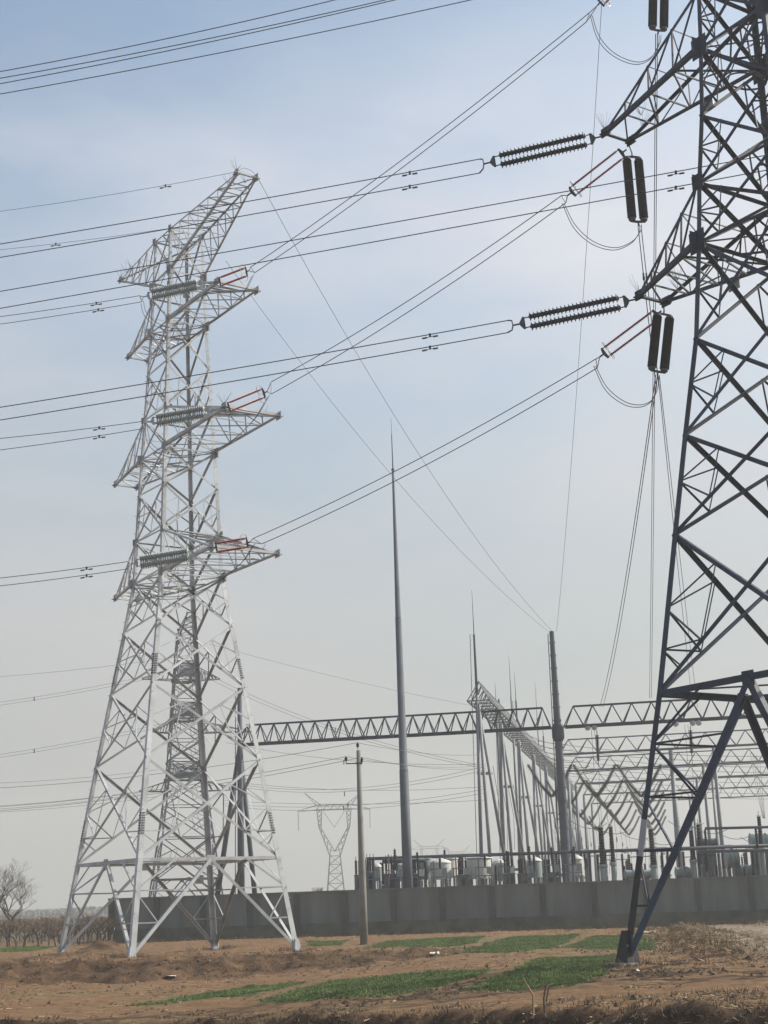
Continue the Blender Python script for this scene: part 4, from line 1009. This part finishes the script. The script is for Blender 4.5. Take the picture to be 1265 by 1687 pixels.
# a thicket of slim support posts with caps, every one its own
pr = None
rnd = random.Random(5)
for i, (px, tp) in enumerate([(x, rnd.uniform(1398, 1428)) for x in list(range(606, 985, 21)) + [1028, 1040, 1050, 1062, 1090, 1100, 1125, 1170, 1180, 1190, 1206, 1226, 1240]]):
    if pr is None:
        pr = empty('support_post', (0, 0, 0), 0, 'slim grey support post topped by a small brown insulator among the equipment', 'support post', 'slim support posts behind the wall')
        m = MB(); m.tube((0, 0, -4), (0, 0, -1.0), .075, n=8); m.box((0, 0, -1.0), .35, .3, .06); m.build('post', EQUIP, pr)
        m = MB(); m.lathe((0, 0, -1.0), (0, 0, 0), disc_profile(9, .1, .06), 10); m.build('insulator', BROWN, pr)
        o = pr
    else: o = copy_tree(pr)
    o.location = at(px, tp, 94 + rnd.uniform(0, 8))

# receding side portals, disconnector pairs and slim rods that thicken the yard
rnd = random.Random(11)
for i, (px, yt, Y, lab) in enumerate(((857, 1079, 128, 'thin pale lightning rod mast rising behind the A-frames, tallest of the slim ones'), (899, 1122, 150, 'thin faint lightning rod mast just left of the ladder column'), (831, 1124, 116, 'slim pole mast with a ladder between the first two A-frames'),
                                (1120, 1232, 140, 'thick pale pipe column behind the splayed leg of the dark tower'), (1185, 1270, 150, 'slim grey pipe column right of the splayed leg'))):
    b = at(px, 1420, Y); b.z = 0; H = at(px, yt, Y).z
    rt_ = empty('lightning_mast' if i < 3 else 'pipe_column', b, 0, lab, 'lightning mast' if i < 3 else 'pipe column', 'slim masts of the switchyard')
    rr = (.11, .09, .12, .3, .16)[i]
    m = MB(); m.lathe((0, 0, 0), (0, 0, H * .84), [(0, rr * 1.4), (1, rr * .7)], 10); m.build('pole', PIPEL, rt_, smooth=True)
    m = MB(); m.tube((0, 0, H * .84), (0, 0, H), rr * (.45 if i < 3 else .7), .01 if i < 3 else rr * .7, 6); m.build('tip', PIPEL, rt_)
words = ['first', 'second', 'third', 'fourth', 'fifth', 'sixth', 'seventh', 'eighth', 'ninth', 'tenth', 'eleventh', 'twelfth', 'thirteenth', 'fourteenth']
proto = None
for i in range(14):
    px = 966 + i * 22 + rnd.uniform(-4, 4); Y = 112 + (i * 7 % 5) * 9
    if proto is None:
        proto = empty('disconnector', (0, 0, 0), 0, '', 'disconnector', 'disconnectors under the V strings'); proto['kind'] = 'thing'
        for x in (-1.1, 1.1):
            m = MB(); m.tube((x, 0, 0), (x, 0, 2.6), .1, n=8); m.build('post', EQUIP, proto)
            m = MB(); m.lathe((x, 0, 2.6), (x, 0, 5.0), disc_profile(14, .13, .08), 10); m.build('insulator', BROWN, proto)
        m = MB(); m.tube((-1.1, 0, 5.05), (1.1, 0, 5.05), .05, n=6); m.box((0, 0, 5.05), .2, .16, .2); m.build('blade', PIPEL, proto)
        m = MB(); m.tube((-1.3, 0, 2.6), (1.3, 0, 2.6), .09, n=6); m.build('base_beam', EQUIP, proto); o = proto
    else: o = copy_tree(proto)
    b = at(px, 1430, Y); o.location = (b.x, b.y, 0); o.rotation_euler = (0, 0, -.2 + (1.37 if i % 3 == 0 else 0))
    o['label'] = f'{words[i]} twin-post disconnector right of the ladder column, under the sagging strings'
for i in range(12):
    px = 812 + i * 11; Y = 103 + i * 9; p = at(px, 1262 + i * 10, Y); q = at(px + 12 + i, 1400, Y - 1)
    m = MB(); m.path([p, lerp(p, q, .5) + V((.25, 0, -.2)), q], .022, 4)
    tag(m.build('dropper_lead', WIRE, None), f'{words[i]} of the slack leads hanging among the A-frames, counted from the left', 'down lead', 'slack leads among the A-frames')
for i in range(8):
    y0 = 1352 + (i % 4) * 9
    wire(at(940 + 40 * i, y0, 104 + i), at(1000 + 40 * i, y0 + 4, 104 + i), .45, f'{words[i]} low slack jumper between bushings right of the ladder column', .02, 'low slack jumpers', n=10, cat='jumper wire', name='jumper_wire')
# pipework, valve boxes and rails just above the wall
for i in range(10):
    px = 612 + i * 37; Y = 95.5; b = at(px, 1446 - (px - 612) * .034, Y)
    rt_ = empty('pipe_rack', (b.x, b.y, 0), -.2, f'{words[i]} low steel frame of pipes and valves above the wall, counted from the left', 'pipe rack', 'low pipe racks above the wall')
    z = b.z + .1
    m = MB()
    for x in (-.5, .5): m.box((x, 0, (z + .3) / 2), .07, .07, z + .3)
    m.box((0, 0, z + .3), 1.1, .08, .07); m.box((0, 0, z - .2), 1.1, .08, .07); m.build('frame', PIPEL if i % 2 else EQUIP, rt_)
    m = MB(); m.tube((-.3, -.1, z - .6), (-.3, -.1, z + .9 + rnd.uniform(-.2, .4)), .05, n=7); m.build('riser', RUST if i % 3 == 1 else PIPEL, rt_)
    m = MB(); m.lathe((.1, 0, z + .3), (.1, 0, z + 1.3 + rnd.uniform(-.3, .4)), disc_profile(8, .1, .06), 10); m.build('bushing', BROWN, rt_)
    m = MB(); m.box((.35, 0, z + .1), .3, .3, .42); m.build('valve_box', TANKW if i % 4 == 2 else TANKG, rt_)

# ------------------------------------------------------------------ far cat-head towers
def cathead(px, ybase, ytop, Y, label, r=.11):
    b = at(px, ybase, Y); b.z = 0; k = (at(px, ytop, Y).z) / 33.0
    root = empty('transmission_tower', b, 0, label, 'transmission tower', 'far waisted towers')
    def tb(m, p, q, rr=r): m.tube(V(p) * k, V(q) * k, rr, n=4)
    m = MB()
    hb, hw = 2.9, 1.5
    for sx in (-1, 1):
        for sy in (-1, 1): tb(m, (sx * hb, sy * hb, 0), (sx * hw, sy * hw, 15), r * 1.2)
    m.build('leg', FARG, root)
    m = MB(); zs = [0, 4, 7.2, 10, 12.6, 15]
    for i in range(5):
        a = hb + (hw - hb) * zs[i] / 15; c = hb + (hw - hb) * zs[i + 1] / 15
        for sy in (-1, 1):
            tb(m, (-a, sy * a, zs[i]), (c, sy * c, zs[i + 1]), r * .6); tb(m, (a, sy * a, zs[i]), (-c, sy * c, zs[i + 1]), r * .6); tb(m, (-c, sy * c, zs[i + 1]), (c, sy * c, zs[i + 1]), r * .6)
            tb(m, (sy * a, -a, zs[i]), (sy * c, c, zs[i + 1]), r * .5)
    m.build('bracing', FARG, root)
    for sx in (-1, 1):
        m = MB()
        for sy in (-1, 1):
            pts_o = [(sx * hw, sy * hw, 15), (sx * 4.6, sy * .8, 23.5), (sx * 5.1, sy * .7, 28.6)]; pts_i = [(0, sy * .9, 16.3), (sx * 3.9, sy * .8, 23), (sx * 3.6, sy * .7, 28.6)]
            for P_ in (pts_o, pts_i):
                for u_, v_ in zip(P_, P_[1:]): tb(m, u_, v_, r * .95)
            for P_i in range(2):
                for q_ in range(4):
                    t0, t1 = q_ / 4, (q_ + 1) / 4
                    tb(m, lerp(pts_o[P_i], pts_o[P_i + 1], t0), lerp(pts_i[P_i], pts_i[P_i + 1], t1), r * .55); tb(m, lerp(pts_i[P_i], pts_i[P_i + 1], t0), lerp(pts_o[P_i], pts_o[P_i + 1], t1), r * .55)
        m.build('forked_arm', FARG, root)
        m = MB()
        for sy in (-1, 1): tb(m, (sx * 5.1, sy * .7, 29.6), (sx * 8.6, 0, 33.4), r * .8); tb(m, (sx * 3.6, sy * .7, 29.6), (sx * 8.6, 0, 33.4), r * .8)
        for q_ in range(5): t = q_ / 5; tb(m, lerp((sx * 5.1, .7, 29.6), (sx * 8.6, 0, 33.4), t), lerp((sx * 3.6, -.7, 29.6), (sx * 8.6, 0, 33.4), t + .1), r * .5)
        m.build('peak', FARG, root)
        m = MB(); tb(m, (sx * 10.6, 0, 27.9), (sx * 10.5, 0, 22.6), r * .9)
        m.build('insulator', BROWN, root)
        m = MB(); tb(m, (0, 0, 23.2), (sx * 3.2, 0, 27.9), r * .6); m.build('middle_v_string', BROWN, root)
    m = MB()
    for sy in (-1, 1):
        tb(m, (-5.2, sy * .7, 28.4), (5.2, sy * .7, 28.4)); tb(m, (-5.2, sy * .7, 29.7), (5.2, sy * .7, 29.7))
        for sx in (-1, 1): tb(m, (sx * 5.2, sy * .7, 29.7), (sx * 10.7, 0, 28.2), r * .8); tb(m, (sx * 5.2, sy * .7, 28.4), (sx * 10.7, 0, 28), r * .8)
        for q_ in range(10): x = -5.2 + q_ * 1.04; tb(m, (x, sy * .7, 28.4 + (q_ % 2) * 1.3), (x + 1.04, sy * .7, 29.7 - (q_ % 2) * 1.3), r * .5)
    m.build('crossarm', FARG, root)
cathead(554, 1500, 1307, 400, 'far waisted tower with horned top just left of the concrete pole')
cathead(711, 1500, 1384, 760, 'faint farther waisted tower above the equipment right of the tall mast', r=.14)
cathead(756, 1500, 1394, 860, 'faintest waisted tower showing beside the wide cream reactor', r=.14)

# ------------------------------------------------------------------ vegetation
def bare_tree(px, Y, H, label, seed, lean=.0, depth=6, mtl=BARK, group=None, spread=.55, loc=None, cat='tree', name='bare_tree', r0=None):
    rn = random.Random(seed)
    b = loc or at(px, 1500, Y); b = V((b.x, b.y, hz(b.x, b.y) - .1))
    root = empty(name, b, 0, label, cat, group)
    tm = MB(); cm = MB(); r0 = r0 or H * .028
    def grow(p, d, ln, r, k):
        n = 3; pts = [p]; dd = d.copy()
        for i in range(n):
            dd = (dd + V((rn.uniform(-.16, .16), rn.uniform(-.16, .16), rn.uniform(-.03, .14)))).normalized(); pts.append(pts[-1] + dd * ln / n)
        (tm if k == depth else cm).path(pts, r, 5 if k > 3 else 3, r * .62)
        if k == 0: return
        for i in range(rn.choice((2, 3, 3)) + (1 if k == depth else 0)):
            a = rn.uniform(0, 6.28); s_ = rn.uniform(spread * .6, spread * 1.3); nd = (dd + V((math.cos(a) * s_, math.sin(a) * s_, rn.uniform(-.1, .25)))).normalized()
            st = pts[-1] if i < 2 else lerp(pts[1], pts[-1], rn.random())
            grow(st, nd, ln * rn.uniform(.62, .86), r * .6, k - 1)
    grow(V((0, 0, 0)), V((lean, 0, 1)).normalized(), H * .26, r0, depth)
    tm.build('trunk', mtl, root); cm.build('crown', mtl, root)
    return root
bare_tree(18, 112, 6.3, 'large bare spreading tree at the left edge above the orchard', 4, lean=.1, depth=8, spread=.9, r0=.15)
bare_tree(-38, 108, 6.6, 'dark bare tree half cut off by the left edge', 12, lean=.1, depth=6)
protos = []
rn = random.Random(9)
spots = []
for row in range(9):
    Y = 88 + row * 6
    for k in range(16):
        px = -40 + k * 17 + rn.uniform(-5, 5) + row * 3
        if px < (198 if row > 1 else 185): spots.append((px, Y + rn.uniform(-.8, .8)))
for i, (px, Y) in enumerate(spots):
    p = at(px, 1500, Y); p = V((p.x, p.y, hz(p.x, p.y) - .05))
    if i < 5:
        o = bare_tree(0, 0, 2.35, 'low bare orchard tree in the brown rows left of the pale tower', 40 + i, depth=4, mtl=SCRUB, group='bare orchard trees', spread=.95, loc=p, cat='orchard tree', name='orchard_tree', r0=.075)
        protos.append(o)
    else:
        o = copy_tree(protos[i % 5]); o.location = p; o.rotation_euler = (0, 0, rn.uniform(0, 6.28)); s_ = rn.uniform(.8, 1.08); o.scale = (s_, s_, s_)
bare_tree(160, 82, 2.2, 'small dark bush with a thick short trunk behind the left leg of the pale tower', 77, depth=5, spread=.9)
bare_tree(520, 130, 4.4, 'small bare tree top showing over the wall below the waisted tower', 78, depth=5)

def scatter(name, label, cat, n, pos, make, mtl):
    m = MB(); k = 0
    for _ in range(n):
        p = pos()
        if p is None: continue
        make(m, p)
    o = m.build(name, mtl); return tag(o, label, cat, kind='stuff')
rw = random.Random(21)
def blade(m, p, h, wd, lean=.35):
    a = rw.uniform(0, 6.28); c, s_ = math.cos(a) * wd, math.sin(a) * wd; l = rw.uniform(0, lean) * h; b = rw.uniform(0, 6.28)
    n = len(m.v); m.v += [(p[0] - c, p[1] - s_, p[2]), (p[0] + c, p[1] + s_, p[2]), (p[0] + math.cos(b) * l, p[1] + math.sin(b) * l, p[2] + h)]; m.f.append((n, n + 1, n + 2))
# winter wheat: rows of short leaves
m = MB()
for poly in WHEAT:
    P_ = np.array(poly); x0, y0 = P_.min(0); x1, y1 = P_.max(0); area = (x1 - x0) * (y1 - y0); n = int(min(area * 150, 30000))
    X = np.random.RandomState(3).uniform(x0, x1, n); Y = np.random.RandomState(4).uniform(y0, y1, n)
    u_ = (X * .35 - Y); Y = Y + (np.round(u_ / .24) * .24 - u_) * -.72
    ok = inside(poly, X + .35 * fbm(X * 1.1, Y * 1.1), Y + .7 * fbm(X * .9 + 9, Y * .9)) & (fbm(X * 1.5, Y * 1.5) > -.2 + .22 * (np.random.RandomState(8).rand(n) - .6))
    X = X[ok]; Y = Y[ok]; Z = height(X, Y)
    for a, b_, c in zip(X, Y, Z):
        for _ in range(5): blade(m, (a + rw.uniform(-.05, .05), b_ + rw.uniform(-.03, .03), c - .01), rw.uniform(.04, .085), .009, 1.3)
tag(m.build('winter_wheat', WHEATM), 'strips of short green winter wheat on the brown field', 'wheat', kind='stuff')
def straw(m, p, L=None):
    L = L or rw.choice((.06, .09, .12, .2)) * rw.uniform(.7, 1.5); a = rw.uniform(0, 6.28); t = rw.uniform(-.15, .35); d = V((math.cos(a) * math.cos(t), math.sin(a) * math.cos(t), math.sin(t))) * L / 2
    q = V((p[0], p[1], p[2] + .015 + abs(d.z))); m.tube(q - d, q + d, rw.uniform(.005, .013), n=3)
def rnd_ground(xa, xb, ya, yb):
    x = rw.uniform(xa, xb); y = rw.uniform(ya, yb); return (x, y, hz(x, y))
def batch(regions):
    out = []
    for (xa, xb, ya, yb, n, thr) in regions:
        X = np.array([rw.uniform(xa, xb) for _ in range(n)]); Y = np.array([rw.uniform(ya, yb) for _ in range(n)]); ok = (fbm(X * .7, Y * .7) > thr); 
        for p in WHEAT: ok &= ~(inside(p, X, Y) & (np.array([rw.random() for _ in range(n)]) < .93))
        X = X[ok]; Y = Y[ok]; Z = height(X, Y); out += list(zip(X, Y, Z))
    return out
m = MB()
for p in batch([(-15, 18, 24, 58, 5200, -.03), (8, 17, 40, 84, 3500, -.1), (20, 26, 70, 84, 1400, -.3), (-12, 8, 24, 36, 2600, 0), (2, 16, 23, 32, 1800, -.05), (-18, 12, 58, 90, 2600, 0)]): straw(m, p)
for cx, cy, sx, sy, hh in HEAPS:
    for _ in range(int(900 * sx * sy / 8)):
        x, y = rw.gauss(cx, sx * .6), rw.gauss(cy, sy * .6); straw(m, (x, y, hz(x, y) + rw.uniform(0, .08)), rw.uniform(.1, .4))
tag(m.build('straw_litter', STRAW), 'loose pale straw and broken maize stalks scattered over the soil', 'straw litter', kind='stuff')
m = MB()
def tuft(m, p, h, n=6):
    for _ in range(n): blade(m, (p[0] + rw.uniform(-.07, .07), p[1] + rw.uniform(-.07, .07), p[2] - .02), h * rw.uniform(.5, 1.2), .012, .9)
xs_ = [rw.uniform(-14, 7.5) for _ in range(700)]
for x in xs_:
    y = float(crest(x)) + rw.gauss(-.5, .5); tuft(m, (x, y, hz(x, y)), rw.uniform(.04, .16))
for _ in range(900):
    x = rw.uniform(-20, 3); y = 58.6 + rw.gauss(-.8, 1.3); tuft(m, (x, y, hz(x, y)), rw.uniform(.04, .12))
for _ in range(1800):
    x = rw.uniform(-18, 24); y = 89.6 - .2 * x - abs(rw.gauss(0, 1.1)); tuft(m, (x, y, hz(x, y)), rw.uniform(.1, .3))
for cx, cy, sx, sy, hh in HEAPS:
    for _ in range(int(450 * sx * sy / 8)):
        x, y = rw.gauss(cx, sx * .7), rw.gauss(cy, sy * .7); tuft(m, (x, y, hz(x, y)), rw.uniform(.1, .32))
for T_, nf in ((TL, 90), (TR, 110)):
    for sx in (-1, 1):
        for sy in (-1, 1):
            q = T_.root.matrix_basis @ T_.c(sx, sy, 0) if False else (tlw if T_ is TL else trw)(*T_.c(sx, sy, 0))
            for _ in range(nf):
                a = rw.uniform(0, 6.28); d_ = .35 + abs(rw.gauss(0, .55)); x, y = q.x + d_ * math.cos(a), q.y + d_ * math.sin(a); tuft(m, (x, y, hz(x, y)), rw.uniform(.08, .3), 5)
for _ in range(500):
    x = rw.uniform(3, 11); y = rw.uniform(25, 31); tuft(m, (x, y, hz(x, y)), rw.uniform(.05, .16))
tag(m.build('dead_grass', DEAD), 'tufts of dead brown grass along the ditch edge, the banks and the foot of the wall', 'dead grass', kind='stuff')
m = MB()
for p in batch([(-16, 12, 24, 60, 4200, -.02), (-18, 8, 56, 60, 900, -.3), (-14, 8, 26, 40, 3600, 0), (6, 17, 26, 60, 1500, -.05)]):
    s_ = rw.uniform(.015, .07) * (1.5 if rw.random() < .08 else 1); q = V(p); pts = [q + V((rw.uniform(.7, 1.2) * s_ * math.cos(a), rw.uniform(.7, 1.2) * s_ * math.sin(a), 0)) for a in (0, 1.2, 2.5, 3.8, 5.1)]
    n = len(m.v); m.v += [tuple(x) for x in pts] + [tuple(q + V((s_ * .2, s_ * .1, s_ * rw.uniform(.6, 1.1))))] ; m.f += [(n + i, n + (i + 1) % 5, n + 5) for i in range(5)]
tag(m.build('soil_clods', CLOD), 'small brown clods of broken earth on the field and banks', 'soil clods', kind='stuff')
# a few stumps of maize stalk in the ditch edge
for k, (px, py, h, lab) in enumerate(((903, 1668, .5, 'upright brown stalk stub, left one of the pair on the ditch edge'), (897, 1664, .42, 'upright brown stalk stub, right one of the pair on the ditch edge'), (878, 1668, .6, 'leaning dry stalk left of the pair of stubs'))):
    g = ground_at(px, py); m = MB(); m.path([V((0, 0, -.05)), V((.02 * (k - 1), 0, h * .5)), V((.05 * (1, 1, -3)[k], 0, h))], .022, 6, .014); o = m.build('stalk_stub', BARK if k < 2 else STRAW); o.location = g
    tag(o, lab, 'stalk', 'stalk stubs on the ditch edge')
for k, (px, py, lab) in enumerate(((1064, 1538, 'crumpled white plastic sheet lying by the wheat behind the dark tower foot'), (716, 1573, 'white scrap on the brown field in front of the wall'), (1050, 1604, 'small white scrap beside the footing of the dark tower'), (272, 1612, 'long pale scrap lying on the field below the pale tower'))):
    g = ground_at(px, py); m = MB(); rr = random.Random(k); n0 = 6; W_ = (.9, .35, .3, .8)[k]
    for i in range(n0):
        for j in range(4): m.v.append(((i / 5 - .5) * W_, (j / 3 - .5) * .3, .03 + rr.random() * .09))
    m.f = [(i * 4 + j, (i + 1) * 4 + j, (i + 1) * 4 + j + 1, i * 4 + j + 1) for i in range(n0 - 1) for j in range(3)]
    o = m.build('plastic_scrap', PLASTIC); o.location = g; tag(o, lab, 'litter')
# far tree line
m = MB(); rn = random.Random(2)
for i in range(420):
    px = -300 + i * 4.6; Y = rn.uniform(560, 900); p = at(px, 1500, Y); h = rn.uniform(1.8, 4.2); r_ = rn.uniform(5, 12)
    for q in range(16):
        c = V((p.x + rn.uniform(-r_, r_), p.y + rn.uniform(-r_, r_), rn.uniform(.5, h * .6))); rr = rn.uniform(.7, 1.6)
        ve = [c + V((rr * rn.uniform(.6, 1.3) * math.cos(a) * math.cos(e), rr * rn.uniform(.6, 1.3) * math.sin(a) * math.cos(e), rr * math.sin(e))) for e in (-.6, .1, .8) for a in [k * 1.05 for k in range(6)]]
        nn_ = len(m.v); m.v += [tuple(x) for x in ve]; m.f += [(nn_ + r2 * 6 + k, nn_ + r2 * 6 + (k + 1) % 6, nn_ + (r2 + 1) * 6 + (k + 1) % 6, nn_ + (r2 + 1) * 6 + k) for r2 in range(2) for k in range(6)] + [tuple(nn_ + 12 + k for k in range(6))]
tag(m.build('distant_woodland', FARWOOD), 'low hazy belt of far bare woodland along the horizon', 'woodland', kind='stuff')

# ------------------------------------------------------------------ haze
HAZE = True
if HAZE:
    m = MB(); m.box((0, 460, 32.5), 1500, 1120, 75); hm = bpy.data.materials.new('haze'); hm.use_nodes = True; t = hm.node_tree; t.nodes.clear()
    vp = t.nodes.new('ShaderNodeVolumePrincipled'); vp.inputs['Color'].default_value = (.92, .93, .95, 1); vp.inputs['Density'].default_value = .00085; vp.inputs['Anisotropy'].default_value = .2
    ou = t.nodes.new('ShaderNodeOutputMaterial'); t.links.new(vp.outputs[0], ou.inputs['Volume'])
    o = m.build('haze', hm); tag(o, kind='stuff', label='thin pale haze filling the air over the fields', cat='haze')
